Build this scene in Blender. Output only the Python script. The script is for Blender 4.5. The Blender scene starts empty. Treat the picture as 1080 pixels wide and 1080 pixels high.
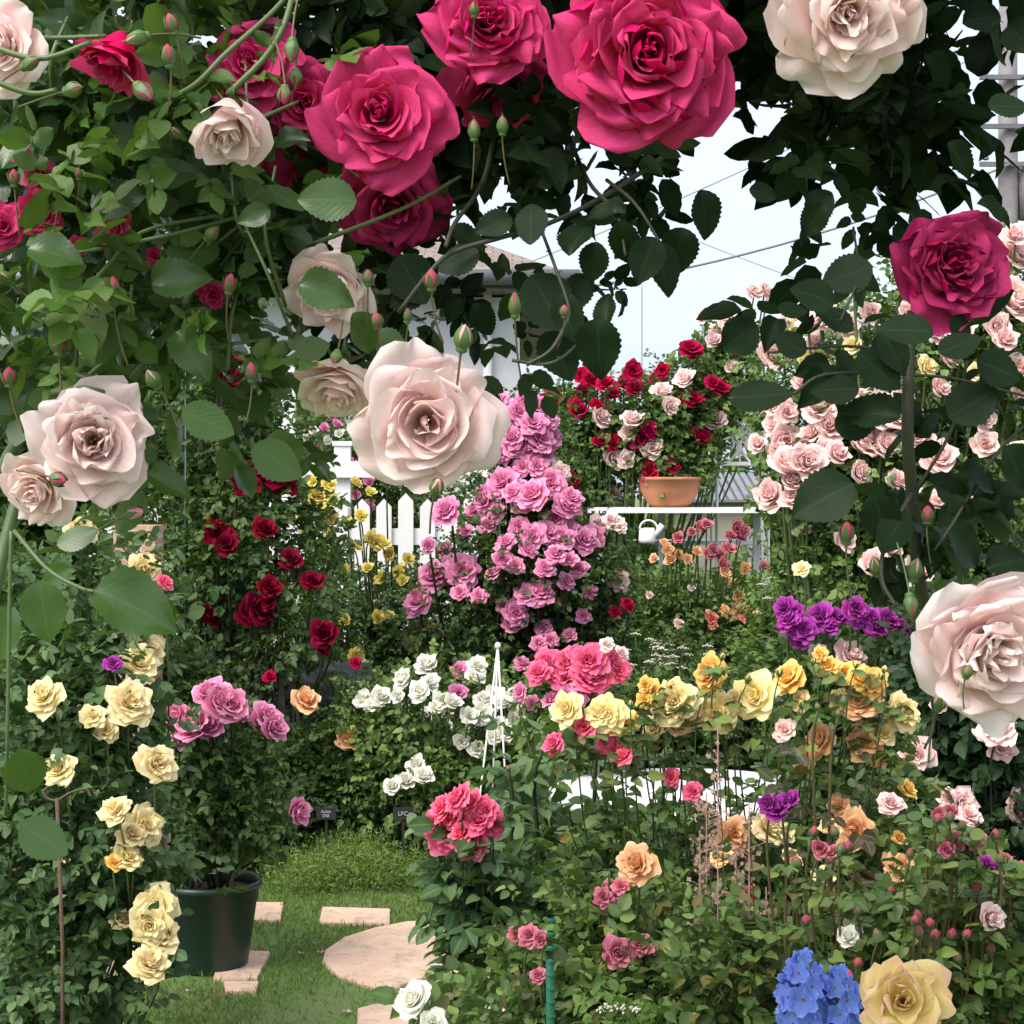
import bpy, math, random
import numpy as np
from mathutils import Vector, Matrix, noise

# ------------------------------------------------------------------ frame
F, HY, H = 1900.0, 520.0, 1.6            # focal length in photo pixels, horizon row, eye height
R = math.radians
sc = bpy.context.scene
COL = sc.collection
rnd = random.Random(11)
rng = np.random.default_rng(7)

def P(x, y, d):
    return Vector(((x - 540) / F * d, d, H - (y - HY) / F * d))
def G(x, y):
    d = H * F / (y - HY)
    return Vector(((x - 540) / F * d, d, 0))

# ------------------------------------------------------------------ objects
def tag(o, label=None, cat=None, group=None, kind=None):
    if label: o['label'] = label
    if cat: o['category'] = cat
    if group: o['group'] = group
    if kind: o['kind'] = kind
    return o
def empty(name, loc, label, cat, group=None):
    o = bpy.data.objects.new(name, None); COL.objects.link(o)
    o.location = loc; o.empty_display_size = .1
    return tag(o, label, cat, group)
def link(name, me, parent=None, loc=None):
    o = bpy.data.objects.new(name, me); COL.objects.link(o)
    if parent is not None: o.parent = parent
    if loc is not None: o.location = loc
    return o

class MB:
    def __init__(s): s.v = []; s.f = []; s.m = []; s.uv = []
    def add(s, vs, fs, m=0, uvs=None):
        n = len(s.v); s.v += [tuple(v) for v in vs]
        s.f += [tuple(i + n for i in f) for f in fs]; s.m += [m] * len(fs)
        s.uv += [tuple(u) for u in uvs] if uvs is not None else [(0, 0)] * len(vs)
    def box(s, c, h, m=0, rz=0, M=None):
        vs = [Vector((x * h[0], y * h[1], z * h[2])) for x in (-1, 1) for y in (-1, 1) for z in (-1, 1)]
        if M is not None: vs = [M @ v for v in vs]
        elif rz: 
            q = Matrix.Rotation(rz, 3, 'Z'); vs = [q @ v for v in vs]
        s.add([v + Vector(c) for v in vs], [(0, 1, 3, 2), (4, 6, 7, 5), (0, 4, 5, 1), (2, 3, 7, 6), (0, 2, 6, 4), (1, 5, 7, 3)], m)
    def tube(s, pts, r, n=6, m=0, cap=True):
        pts = [Vector(p) for p in pts]; k = len(pts)
        rs = r if isinstance(r, (list, tuple)) else [r] * k
        up = None; vs = []
        for i, p in enumerate(pts):
            t = (pts[min(i + 1, k - 1)] - pts[max(i - 1, 0)])
            t = t.normalized() if t.length > 1e-9 else Vector((0, 0, 1))
            if up is None: up = t.orthogonal().normalized()
            up = (up - t * up.dot(t)); up = up.normalized() if up.length > 1e-6 else t.orthogonal().normalized()
            b = t.cross(up)
            vs += [p + (up * math.cos(a) + b * math.sin(a)) * rs[i] for a in [2 * math.pi * j / n for j in range(n)]]
        fs = [(i * n + j, i * n + (j + 1) % n, (i + 1) * n + (j + 1) % n, (i + 1) * n + j) for i in range(k - 1) for j in range(n)]
        if cap: fs += [tuple(range(n - 1, -1, -1)), tuple((k - 1) * n + j for j in range(n))]
        s.add(vs, fs, m)
    def lathe(s, prof, c=(0, 0, 0), n=40, m=0, wob=0):
        c = Vector(c); vs = []; k = len(prof)
        for r, z in prof:
            for j in range(n):
                a = 2 * math.pi * j / n; rr = r * (1 + wob * math.sin(3 * a + z * 20))
                vs.append(c + Vector((rr * math.cos(a), rr * math.sin(a), z)))
        fs = [(i * n + j, i * n + (j + 1) % n, (i + 1) * n + (j + 1) % n, (i + 1) * n + j) for i in range(k - 1) for j in range(n)]
        s.add(vs, fs, m)
    def mesh(s, name, mats, smooth=True, off=None):
        me = bpy.data.meshes.new(name)
        vs = s.v if off is None else [tuple(Vector(v) - off) for v in s.v]
        me.from_pydata(vs, [], s.f)
        for m in (mats if isinstance(mats, (list, tuple)) else [mats]): me.materials.append(m)
        me.polygons.foreach_set('material_index', s.m)
        me.polygons.foreach_set('use_smooth', [smooth] * len(s.f))
        uvl = me.uv_layers.new(name='uv')
        li = np.zeros(len(me.loops), dtype=np.int32); me.loops.foreach_get('vertex_index', li)
        uvl.data.foreach_set('uv', np.array(s.uv, dtype=np.float32)[li].ravel())
        me.update(); return me
    def build(s, name, mats, parent=None, smooth=True):
        off = parent.location if parent is not None else None
        if parent is not None and parent.parent is not None: off = parent.parent.location + parent.location
        return link(name, s.mesh(name, mats, smooth, off), parent)

def crom(pts, n=6):
    pts = [Vector(p) for p in pts]
    if len(pts) < 3: return [pts[0].lerp(pts[-1], i / n) for i in range(n + 1)]
    q = [pts[0] * 2 - pts[1]] + pts + [pts[-1] * 2 - pts[-2]]; out = []
    for i in range(1, len(q) - 2):
        a, b, c, d = q[i - 1:i + 3]
        for j in range(n):
            t = j / n
            out.append(.5 * ((2 * b) + (c - a) * t + (2 * a - 5 * b + 4 * c - d) * t * t + (3 * b - a - 3 * c + d) * t ** 3))
    return out + [pts[-1]]

# ------------------------------------------------------------------ materials
def lin(c):
    if isinstance(c, str):
        c = [int(c[i:i + 2], 16) / 255 for i in (0, 2, 4)]
        c = [x / 12.92 if x < .04045 else ((x + .055) / 1.055) ** 2.4 for x in c]
    return (*c[:3], 1)
class NT:
    def __init__(s, name):
        s.m = bpy.data.materials.new(name); s.m.use_nodes = True; s.t = s.m.node_tree
        s.b = s.t.nodes['Principled BSDF']; s.out = s.t.nodes['Material Output']
    def n(s, t, **k):
        o = s.t.nodes.new('ShaderNode' + t)
        for a, v in k.items():
            if hasattr(o, a): setattr(o, a, v)
            else: o.inputs[a.replace('_', ' ')].default_value = v
        return o
    def l(s, a, b): s.t.links.new(a, b)
    def ramp(s, fac, stops, interp='LINEAR'):
        r = s.t.nodes.new('ShaderNodeValToRGB'); cr = r.color_ramp; cr.interpolation = interp
        while len(cr.elements) < len(stops): cr.elements.new(.5)
        for e, (p, c) in zip(cr.elements, stops): e.position = p; e.color = lin(c)
        if fac is not None: s.l(fac, r.inputs[0])
        return r.outputs[0]
    def mix(s, fac, a, b, mode='MIX'):
        o = s.t.nodes.new('ShaderNodeMix'); o.data_type = 'RGBA'; o.blend_type = mode
        for i, v in ((0, fac), (6, a), (7, b)):
            if isinstance(v, (int, float)): o.inputs[i].default_value = v
            elif isinstance(v, (tuple, list, str)): o.inputs[i].default_value = lin(v)
            else: s.l(v, o.inputs[i])
        return o.outputs[2]
    def math(s, op, a, b=0, c=0):
        o = s.t.nodes.new('ShaderNodeMath'); o.operation = op
        for i, v in enumerate((a, b, c)):
            if isinstance(v, (int, float)): o.inputs[i].default_value = v
            else: s.l(v, o.inputs[i])
        return o.outputs[0]
    def noise(s, scale, detail=4, coord='Object', rough=.55):
        tc = s.n('TexCoord'); no = s.n('TexNoise'); no.inputs['Scale'].default_value = scale
        no.inputs['Detail'].default_value = detail; no.inputs['Roughness'].default_value = rough
        s.l(tc.outputs[coord], no.inputs['Vector']); return no.outputs['Fac']
    def bump(s, h, strength=.3, dist=.01):
        b = s.n('Bump'); b.inputs['Strength'].default_value = strength; b.inputs['Distance'].default_value = dist
        s.l(h, b.inputs['Height']); s.l(b.outputs[0], s.b.inputs['Normal']); return b.outputs[0]

def plain(name, c1, c2=None, scale=8, rough=.6, bump=.15, metal=0, dist=.01):
    t = NT(name); f = t.noise(scale)
    t.l(t.ramp(f, [(.3, c1), (.7, c2 or c1)]), t.b.inputs['Base Color'])
    t.b.inputs['Roughness'].default_value = rough; t.b.inputs['Metallic'].default_value = metal
    if bump: t.bump(t.noise(scale * 6), bump, dist)
    return t.m

def leaf_mat(name, cols, vein=(.10, .20, .05), rough=.42, trans=.25, tcol=(.11, .21, .02), veins=True, spec=.25):
    t = NT(name); geo = t.n('NewGeometry')
    k = len(cols); c = t.ramp(geo.outputs['Random Per Island'], [(i / max(1, k - 1), x) for i, x in enumerate(cols)])
    uv = t.n('UVMap'); sx = t.n('SeparateXYZ'); t.l(uv.outputs[0], sx.inputs[0])
    au = t.math('ABSOLUTE', t.math('SUBTRACT', sx.outputs[0], .5))
    if veins:
        mid = t.math('LESS_THAN', au, .022)
        ph = t.math('ADD', t.math('MULTIPLY', sx.outputs[1], 46), t.math('MULTIPLY', au, -38))
        sv = t.math('GREATER_THAN', t.math('SINE', ph), .90)
        f = t.math('MAXIMUM', t.math('MULTIPLY', mid, .40), t.math('MULTIPLY', sv, .06))
        c = t.mix(f, c, vein)
        mott = t.noise(60, 3); c = t.mix(t.math('MULTIPLY', mott, .35), c, (.02, .045, .015))
        t.bump(t.math('SINE', ph), .05, .0006)
    else:
        c = t.mix(t.math('LESS_THAN', au, .05), c, vein)
    # paler underside, as rose leaves have
    c = t.mix(t.math('MULTIPLY', geo.outputs['Backfacing'], .5), c, (.075, .12, .06))
    t.l(c, t.b.inputs['Base Color']); t.b.inputs['Roughness'].default_value = rough
    t.b.inputs['Specular IOR Level'].default_value = spec
    tr = t.n('BsdfTranslucent'); tr.inputs[0].default_value = (*tcol, 1)
    mx = t.n('MixShader'); mx.inputs[0].default_value = trans
    t.l(t.b.outputs[0], mx.inputs[1]); t.l(tr.outputs[0], mx.inputs[2]); t.l(mx.outputs[0], t.out.inputs[0])
    return t.m

def petal_mat(name, base, mid, edge, var=None, trans=.32, back=None, rough=.75, vein=.16):
    t = NT(name); uv = t.n('UVMap'); sx = t.n('SeparateXYZ'); t.l(uv.outputs[0], sx.inputs[0])
    nz = t.noise(9, 3)
    v = t.math('ADD', sx.outputs[1], t.math('MULTIPLY', t.math('SUBTRACT', nz, .5), .35))
    c = t.ramp(v, [(0, base), (.42, mid), (.78, mid), (1, edge)])
    geo = t.n('NewGeometry')
    if var: c = t.mix(t.math('MULTIPLY', geo.outputs['Random Per Island'], .6), c, var)
    oi = t.n('ObjectInfo')
    hs = t.n('HueSaturation'); t.l(c, hs.inputs['Color'])
    t.l(t.math('ADD', .493, t.math('MULTIPLY', oi.outputs['Random'], .014)), hs.inputs['Hue'])
    t.l(t.math('ADD', .93, t.math('MULTIPLY', oi.outputs['Random'], .14)), hs.inputs['Value']); c = hs.outputs[0]
    if back: c = t.mix(t.math('MULTIPLY', geo.outputs['Backfacing'], .75), c, back)
    wv = t.math('SINE', t.math('ADD', t.math('MULTIPLY', sx.outputs[0], 90), t.math('MULTIPLY', nz, 14)))
    c = t.mix(t.math('MULTIPLY', t.math('ADD', wv, 1), vein * .5), c, mid, 'MULTIPLY')
    t.l(c, t.b.inputs['Base Color']); t.b.inputs['Roughness'].default_value = rough
    t.b.inputs['Specular IOR Level'].default_value = .10
    t.bump(t.math('ADD', t.math('MULTIPLY', wv, .3), t.noise(5, 2)), .05, .02)
    tr = t.n('BsdfTranslucent'); t.l(c, tr.inputs[0])
    mx = t.n('MixShader'); mx.inputs[0].default_value = trans
    t.l(t.b.outputs[0], mx.inputs[1]); t.l(tr.outputs[0], mx.inputs[2]); t.l(mx.outputs[0], t.out.inputs[0])
    return t.m

LEAF = {
 'hero':  leaf_mat('leaf_glossy', [(0.0225, 0.0525, 0.0150), (0.0375, 0.0825, 0.0225), (0.0600, 0.1225, 0.0275), (0.0325, 0.0725, 0.0250)], rough=.30, spec=.5),
 'dark':  leaf_mat('leaf_dark', [(.012, .030, .013), (.020, .048, .018), (.030, .066, .024)], trans=.18, rough=.45),
 'new':   leaf_mat('leaf_new', [(0.0875, 0.1875, 0.0375), (0.1375, 0.2500, 0.0500), (0.1125, 0.1625, 0.0500)], trans=.35),
 'deep':  leaf_mat('leaf_deep', [(0.0227, 0.0480, 0.0139), (0.0389, 0.0810, 0.0214), (0.0680, 0.1200, 0.0302), (0.1053, 0.1500, 0.0454)], veins=False, rough=.5),
 'mid':   leaf_mat('leaf_mid', [(0.0456, 0.0943, 0.0246), (0.0790, 0.1463, 0.0355), (0.1404, 0.2113, 0.0519), (0.1930, 0.2681, 0.0751)], veins=False, rough=.5),
 'blue':  leaf_mat('leaf_bluish', [(0.0421, 0.0900, 0.0353), (0.0729, 0.1350, 0.0529), (0.1377, 0.2025, 0.0857)], veins=False, rough=.5),
 'light': leaf_mat('leaf_light', [(.09, .17, .03), (.14, .23, .05), (.19, .28, .07)], veins=False, trans=.35, rough=.55),
 'bronze':leaf_mat('leaf_bronze', [(.05, .035, .02), (.07, .05, .025), (.05, .07, .03)], veins=False, tcol=(.16, .08, .02)),
 'canopy_shaded':  leaf_mat('leaf_canopy_shaded', [(0.0043, 0.0110, 0.0043), (0.0068, 0.0161, 0.0059), (0.0102, 0.0238, 0.0076)], rough=.5, trans=.05, spec=.10, tcol=(.06, .16, .01), vein=(.03, .06, .02)),  # near-black leaf copy: backlit shade of the arch put into the colour
 'lawn':  leaf_mat('leaf_lawn', [(.11, .24, .04), (.14, .28, .05), (.18, .31, .06), (.27, .29, .11)], veins=False, trans=.3, rough=.6, vein=(.2, .28, .07)),
 'lime':  leaf_mat('leaf_lime', [(.16, .27, .05), (.22, .34, .07), (.30, .40, .11)], veins=False, trans=.35, rough=.6, vein=(.2, .3, .07)),
 'near':  leaf_mat('leaf_near', [(0.0491, 0.0975, 0.0246), (0.0878, 0.1625, 0.0382), (0.1580, 0.2438, 0.0546), (0.0965, 0.1625, 0.0614), (0.2457, 0.3250, 0.0751), (0.0597, 0.1072, 0.0328), (0.2106, 0.1625, 0.0478)], rough=.45),
}
STEM = plain('stem_green', (.06, .11, .03), (.10, .14, .05), 12, .5, .1)
STEMD = plain('stem_dark', (.020, .024, .012), (.04, .045, .02), 12, .6, .1)
CANE = plain('stem_reddish', (.12, .06, .03), (.10, .12, .04), 9, .5, .1)
PET = {
 'pale':   petal_mat('petal_pale_pink', (.93, .58, .53), (.96, .80, .77), (.96, .89, .87), (.95, .71, .68), trans=.48, rough=.62),
 'crimson':petal_mat('petal_crimson', (.56, .003, .075), (.74, .004, .145), (.84, .016, .22), (.62, .003, .10), trans=.3, back=(.70, .08, .24), rough=.65),
 'magenta':petal_mat('petal_crimson_shaded', (.30, .002, .035), (.40, .003, .065), (.48, .008, .10), (.32, .002, .05), trans=.25, back=(.55, .05, .18), rough=.65),  # darkened copy of crimson: shade painted into the petals of shaded blooms
 'red':    petal_mat('petal_red', (.30, .002, .03), (.48, .004, .060), (.56, .008, .085), (.38, .002, .045), trans=.2),
 'dred':   petal_mat('petal_dark_red', (.09, .001, .008), (.19, .001, .020), (.24, .002, .030), (.13, .001, .014), trans=.2),
 'blush':  petal_mat('petal_blush', (.92, .54, .50), (.94, .75, .71), (.95, .86, .83), (.92, .64, .61)),
 'ppink':  petal_mat('petal_soft_pink', (.93, .42, .42), (.96, .73, .69), (.97, .89, .83), (.95, .58, .56)),
 'lilac':  petal_mat('petal_lilac', (.72, .13, .34), (.87, .33, .54), (.92, .54, .70), (.78, .22, .45)),
 'pink':   petal_mat('petal_pink', (.88, .30, .34), (.92, .16, .30), (.93, .34, .46), (.88, .10, .24)),
 'rosy':   petal_mat('petal_dusty_pink', (.60, .14, .20), (.66, .20, .27), (.74, .36, .40), (.55, .10, .15)),
 'yellow': petal_mat('petal_yellow', (.95, .68, .18), (.96, .83, .42), (.96, .90, .62), (.96, .74, .34)),
 'amber':  petal_mat('petal_amber', (.94, .48, .05), (.96, .65, .18), (.96, .76, .34), (.95, .56, .12)),
 'cream':  petal_mat('petal_cream', (.93, .72, .28), (.94, .82, .47), (.95, .87, .62), (.93, .77, .38)),
 'lemon':  petal_mat('petal_lemon', (.90, .68, .08), (.92, .80, .22), (.92, .84, .40), (.9, .74, .14)),
 'apricot':petal_mat('petal_apricot', (.93, .40, .12), (.95, .60, .30), (.95, .74, .52), (.94, .50, .22)),
 'coral':  petal_mat('petal_coral', (.88, .22, .13), (.90, .32, .27), (.92, .50, .42), (.88, .22, .2)),
 'white':  petal_mat('petal_white', (.90, .88, .66), (.92, .92, .82), (.93, .93, .88), (.92, .9, .78)),
 'purple': petal_mat('petal_purple', (.22, .01, .16), (.42, .04, .36), (.54, .13, .50), (.34, .015, .25)),
 'blue':   petal_mat('petal_blue', (.28, .38, .80), (.22, .35, .82), (.36, .50, .88), (.24, .30, .76)),
 'peace':  petal_mat('petal_peach_yellow', (.97, .76, .12), (.98, .85, .34), (.98, .66, .52), (.97, .78, .36), trans=.2),
}
SEPAL = plain('sepal_green', (.05, .12, .025), (.10, .17, .05), 30, .5, .1)
STAMEN = plain('stamen', (.35, .18, .03), (.22, .10, .02), 30, .7, 0)

# ------------------------------------------------------------------ roses
def rose_mesh(kind, seed, n=26, nu=8, nv=8, open_=.85, ruf=.05, point=.0, crumple=.05, core=.25, flat=0, gap=0):
    r = random.Random(seed * 77 + n); b = MB(); ga = 2.39996
    for i in range(n):
        t = i / (n - 1); te = t ** .8
        a0 = R(4 + 62 * te * open_ + r.uniform(-5, 5)); a1 = R(-26 + (118 + 22 * flat) * te * open_ + r.uniform(-10, 10))
        L = (.52 + .46 * te) * r.uniform(.9, 1.06); W = (.33 + .40 * te) * r.uniform(.9, 1.12)
        r0 = .035 + .10 * t; z0 = .30 - .34 * te - (.1 * (1 - t) if flat else 0)
        f0 = i * ga + r.uniform(-.25, .25)
        if t < .3: f0 = i * (2 * math.pi / 3 + .4)
        if gap and t < .45: a0 += R(r.uniform(0, 16)); a1 += R(r.uniform(-15, 30)); L *= 1.15; W *= 1.25; r0 += .02; f0 += r.uniform(-.5, .5)
        curl = r.uniform(.25, 1.0) * te; tw = r.uniform(-.12, .12); ph = r.uniform(0, 6.28); k = r.choice((2, 3, 4))
        nsd = Vector((r.uniform(-50, 50), r.uniform(-50, 50), r.uniform(-50, 50)))
        pt = point * r.uniform(.3, 1.3); notch = r.uniform(-.02, .06)
        vs = []; uvs = []
        prof = [(r0, z0)]; m = nv * 3
        for j in range(m):
            v = (j + .5) / m; a = a0 + (a1 - a0) * v ** 1.4 + curl * max(0, (v - .72) / .28) ** 1.5 * 1.5
            pr, pz = prof[-1]; prof.append((max(.012, pr + math.sin(a) * L / m), pz + math.cos(a) * L / m))
        for iv in range(nv + 1):
            for iu in range(nu + 1):
                u = iu / nu * 2 - 1; v = iv / nv
                ve = v * (1 - .13 * u * u * v + pt * .5 * max(0, 1 - 2 * abs(u)) * v ** 3 - pt * .2 * v - notch * math.exp(-(u * 5) ** 2))
                q = min(max(ve, 0), 1) * m; j = min(int(q), m - 1); fr = q - j
                rr = prof[j][0] * (1 - fr) + prof[j + 1][0] * fr; zz = prof[j][1] * (1 - fr) + prof[j + 1][1] * fr
                s = .22 + .78 * min(1, v / .55) ** .8 if v < .55 else math.sqrt(1 - (.90 - .25 * min(1, point * 3)) * ((v - .55) / .45) ** 3.2)
                w = W * s
                ang = u * min(w / max(rr, .12), 1.75)
                f = f0 + ang + tw * v
                rr = rr * (1 + .10 * u) + .05 * u * t       # one edge over its neighbour
                e = abs(u) ** 3 * v
                rr += curl * .07 * e; zz -= curl * .09 * e
                zz += ruf * math.sin(k * u * 2 + ph) * v * v; rr += ruf * .6 * math.cos(k * 1.3 * u + ph) * v * v
                p = Vector((rr * math.cos(f), rr * math.sin(f), zz))
                p += noise.noise_vector(p * 2.1 + nsd) * crumple * .75 * v + noise.noise_vector(p * 4.2 + nsd) * crumple * .16 * v + noise.noise_vector(p * 7.5 + nsd) * .022 * v ** 5
                vs.append(p); uvs.append((u * .5 + .5, v))
        fs = [(a * (nu + 1) + c, a * (nu + 1) + c + 1, (a + 1) * (nu + 1) + c + 1, (a + 1) * (nu + 1) + c) for a in range(nv) for c in range(nu)]
        b.add(vs, fs, 0, uvs)
    if core:
        for j in range(26):
            a = r.uniform(0, 6.28); q = r.uniform(0, .09); 
            b.tube([(q * .4 * math.cos(a), q * .4 * math.sin(a), .2), (q * math.cos(a), q * math.sin(a), .2 + core * r.uniform(.7, 1))], .009, 4, 1)
    q = sorted(math.hypot(v[0], v[1]) for v in b.v)[int(len(b.v) * .975)]
    b.v = [(v[0] / q, v[1] / q, v[2] / q) for v in b.v]
    return b.mesh('bloom_' + kind, [PET[kind], STAMEN])

def calyx_mesh(r0=.1):
    b = MB()
    b.lathe([(.02, -.55), (.03, -.42), (.10, -.34), (.13, -.22), (.11, -.1), (.06, -.04)], n=10)
    for k in range(5):
        a = k * 1.2566; vs = []; 
        for j in range(7):
            t = j / 6; w = .10 * (1 - t) ** .7 + .004; rr = .10 + .42 * t; z = -.08 - .30 * t * t + .05 * math.sin(t * 6 + k)
            for s in (-1, 0, 1):
                vs.append((rr * math.cos(a) - s * w * math.sin(a), rr * math.sin(a) + s * w * math.cos(a), z - .03 * (s == 0)))
        b.add(vs, [(j * 3 + s, j * 3 + s + 1, j * 3 + s + 4, j * 3 + s + 3) for j in range(6) for s in (0, 1)])
    return b.mesh('calyx', SEPAL)

def bud_mesh(kind, show=.5):
    b = MB(); n = 10
    b.lathe([(.02, -.62), (.05, -.55), (.16, -.48), (.20, -.38), (.17, -.27)], n=n, m=1)
    pr = [(.17, -.27), (.25, -.12), (.29, .08), (.25, .34), (.15, .58), (.05, .72), (.002, .76)]
    b.lathe(pr, n=n, m=0, wob=.06)
    for k in range(5):
        a0 = k * 1.2566; vs = []
        for j in range(8):
            t = j / 7; z = -.28 + (1.25 - show * .45) * t
            rad = np.interp(z, [p[1] for p in pr], [p[0] for p in pr]) + .02 + show * .34 * t ** 3
            w = .70 * (1 - t ** 1.8) * (1 - show * .5) + .03
            for s in (-1, 0, 1):
                a = a0 + s * w; vs.append(((rad + .012 * (s == 0)) * math.cos(a), (rad + .012 * (s == 0)) * math.sin(a), z - show * .2 * t ** 3))
        b.add(vs, [(j * 3 + s, j * 3 + s + 1, j * 3 + s + 4, j * 3 + s + 3) for j in range(7) for s in (0, 1)], 1)
    b.v = [(v[0] * 1.75, v[1] * 1.75, v[2] * 1.15) for v in b.v]
    return b.mesh('bud_' + kind, [PET[kind], SEPAL])

def ball_rose(kind, seed): return rose_mesh(kind, seed, 22, 6, 5, .66, .04, 0, .035, 0, 0)
def open_rose(kind, seed): return rose_mesh(kind, seed, 26, 6, 5, .90, .06, .0, .05, 0, .6)
_cache = {}
def bloom(kind, i, style='ball'):
    key = (kind, i % 4, style)
    if key not in _cache:
        _cache[key] = (ball_rose if style == 'ball' else open_rose)(kind, 10 + i % 4)
    return _cache[key]
def bud(kind, show=.4):
    key = ('bud', kind, show)
    if key not in _cache: _cache[key] = bud_mesh(kind, show)
    return _cache[key]
CALYX = calyx_mesh()

def face(o, d, spin=0):
    q = Vector((0, 0, 1)).rotation_difference(Vector(d).normalized())
    o.rotation_mode = 'QUATERNION'; o.rotation_quaternion = q @ Matrix.Rotation(spin, 3, 'Z').to_quaternion()

# ------------------------------------------------------------------ leaves
def leaf_template(nu, nv, serr=0, wid=.34, fold=.10, bend=.22):
    vs = []; uv = []
    for j in range(nv + 1):
        v = j / nv; w = wid * (math.sin(math.pi * min(1, v ** .82)) ** .72 if 0 < v < 1 else .0)
        w = max(w, .012)
        if serr and 0 < j < nv: w *= 1 + serr * (1 if j % 2 else -1)
        for i in range(nu + 1):
            u = i / nu * 2 - 1
            vs.append((u * w, v, fold * abs(u) * w / wid - bend * v * v + .03 * math.sin(v * 9) * abs(u)))
            uv.append((i / nu, v))
    fs = [(a * (nu + 1) + c, a * (nu + 1) + c + 1, (a + 1) * (nu + 1) + c + 1, (a + 1) * (nu + 1) + c) for a in range(nv) for c in range(nu)]
    return np.array(vs, np.float32), np.array(fs, np.int32), np.array(uv, np.float32)
TPL = {'hero': leaf_template(4, 22, .05, .36), 'near': leaf_template(4, 9, .045), 'mid': leaf_template(2, 5), 'far': leaf_template(2, 3), 
       'thin': leaf_template(2, 3, 0, .09, .02, .5), 'blade': leaf_template(1, 3, 0, .06, 0, .35)}

def leaf_mesh(name, tpl, pos, Y, Z, size, mat, off):
    """many leaves: base pos, direction Y, normal hint Z, size -> one mesh"""
    tv, tf, tu = TPL[tpl]; pos, Y, Z, size = map(np.asarray, (pos, Y, Z, size)); N = len(pos)
    Y = Y / np.linalg.norm(Y, axis=1, keepdims=True)
    X = np.cross(Y, Z); X /= np.maximum(np.linalg.norm(X, axis=1, keepdims=True), 1e-6); Zn = np.cross(X, Y)
    bendk = rng.uniform(-.3, 2.2, (N, 1)); wk = rng.uniform(.85, 1.2, (N, 1))
    V = (X[:, None, :] * (tv[None, :, 0:1] * wk[:, :, None]) + Y[:, None, :] * tv[None, :, 1:2] + Zn[:, None, :] * (tv[None, :, 2:3] * bendk[:, :, None])) * size[:, None, None] + pos[:, None, :]
    V = V.reshape(-1, 3) - np.array(off)[None, :]
    k = len(tv); Fc = (tf[None] + (np.arange(N) * k)[:, None, None]).reshape(-1)
    me = bpy.data.meshes.new(name); nf = N * len(tf)
    me.vertices.add(len(V)); me.vertices.foreach_set('co', V.astype(np.float32).ravel())
    me.loops.add(nf * 4); me.loops.foreach_set('vertex_index', Fc.astype(np.int32))
    me.polygons.add(nf); me.polygons.foreach_set('loop_start', np.arange(nf, dtype=np.int32) * 4)
    me.polygons.foreach_set('use_smooth', np.ones(nf, dtype=bool))
    uvl = me.uv_layers.new(name='uv'); U = np.tile(tu[tf.ravel()], (N, 1)); uvl.data.foreach_set('uv', U.astype(np.float32).ravel())
    me.materials.append(mat); me.update(calc_edges=True); return me

def nrm(a): return a / np.maximum(np.linalg.norm(a, axis=1, keepdims=True), 1e-9)
def sprays(base, rach, normal, size, leaflets=5):
    """pinnate rose leaves: returns pos, Y, Z, size of every leaflet"""
    N = len(base); rach = nrm(rach); side = nrm(np.cross(rach, normal)); up = np.cross(side, rach)
    ps, ys, zs, ss = [], [], [], []
    spec = [(1.35, 0, 1.0), (1.0, 1, .9), (1.0, -1, .9), (.45, 1, .75), (.45, -1, .75)][:leaflets]
    for t, s, k in spec:
        j = lambda m: rng.normal(0, m, (N, 3))
        p = base + rach * (t * size[:, None]) + j(.05) * size[:, None]
        y = rach * (1.0 if s == 0 else .55) + side * (s * .9) + j(.22) - np.array([0, 0, .12])
        z = up + j(.38)
        ps.append(p); ys.append(y); zs.append(z); ss.append(size * k * rng.uniform(.8, 1.15, N))
    return np.concatenate(ps), np.concatenate(ys), np.concatenate(zs), np.concatenate(ss)

def vol_points(vols, n, clump, shell=.45, front=.3):
    """clumped sample in ellipsoids (x, y, rx, ry in photo px; d, rd in metres) -> points, outward"""
    w = np.array([v[2] * v[3] for v in vols], float); w /= w.sum(); pts = []; outs = []
    for v, cnt in zip(vols, np.maximum(2, (w * n / clump).astype(int))):
        x, y, rx, ry, d, rd = v
        dirn = nrm(rng.normal(size=(cnt, 3))); flip = rng.random(cnt) > front
        dirn[flip, 1] = -np.abs(dirn[flip, 1])
        rad = rng.uniform(shell, 1.0, cnt) ** .7
        rx_, ry_ = rx / F * d, ry / F * d
        c = np.array(P(x, y, d)); loc = dirn * rad[:, None] * np.array([rx_, rd, ry_])
        cs = .30 * min(rx_, ry_, max(rd, .08)) + .03
        k = rng.poisson(clump, cnt) + 1; idx = np.repeat(np.arange(cnt), k)
        o = rng.normal(0, .5, (len(idx), 3)) * cs
        p = c + loc[idx] + o
        out = nrm(dirn[idx] * .6 + o / cs * .7 + rng.normal(0, .25, (len(idx), 3)))
        ok = p[:, 2] > .02
        pts.append(p[ok]); outs.append(out[ok])
    return np.concatenate(pts), np.concatenate(outs)

def foliage(name, parent, vols, n, size, mat, tpl='mid', clump=9, shell=.45, front=.3, leaflets=5, up=.8, extra=None):
    p, o = vol_points(vols, n, clump, shell, front); N = len(p)
    rach = o + rng.normal(0, .45, (N, 3)) + np.array([0, 0, -.1])
    nor = np.array([0, 0, up]) + o * .55 + rng.normal(0, .35, (N, 3)) + np.array([0, -.15, 0])
    S = size * rng.uniform(.65, 1.25, N)
    a = sprays(p, rach, nor, S, leaflets)
    if extra is not None: a = [np.concatenate((x, y)) for x, y in zip(a, extra)]
    off = parent.location
    return link(name, leaf_mesh(name, tpl, *a, LEAF[mat], off), parent)

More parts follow.
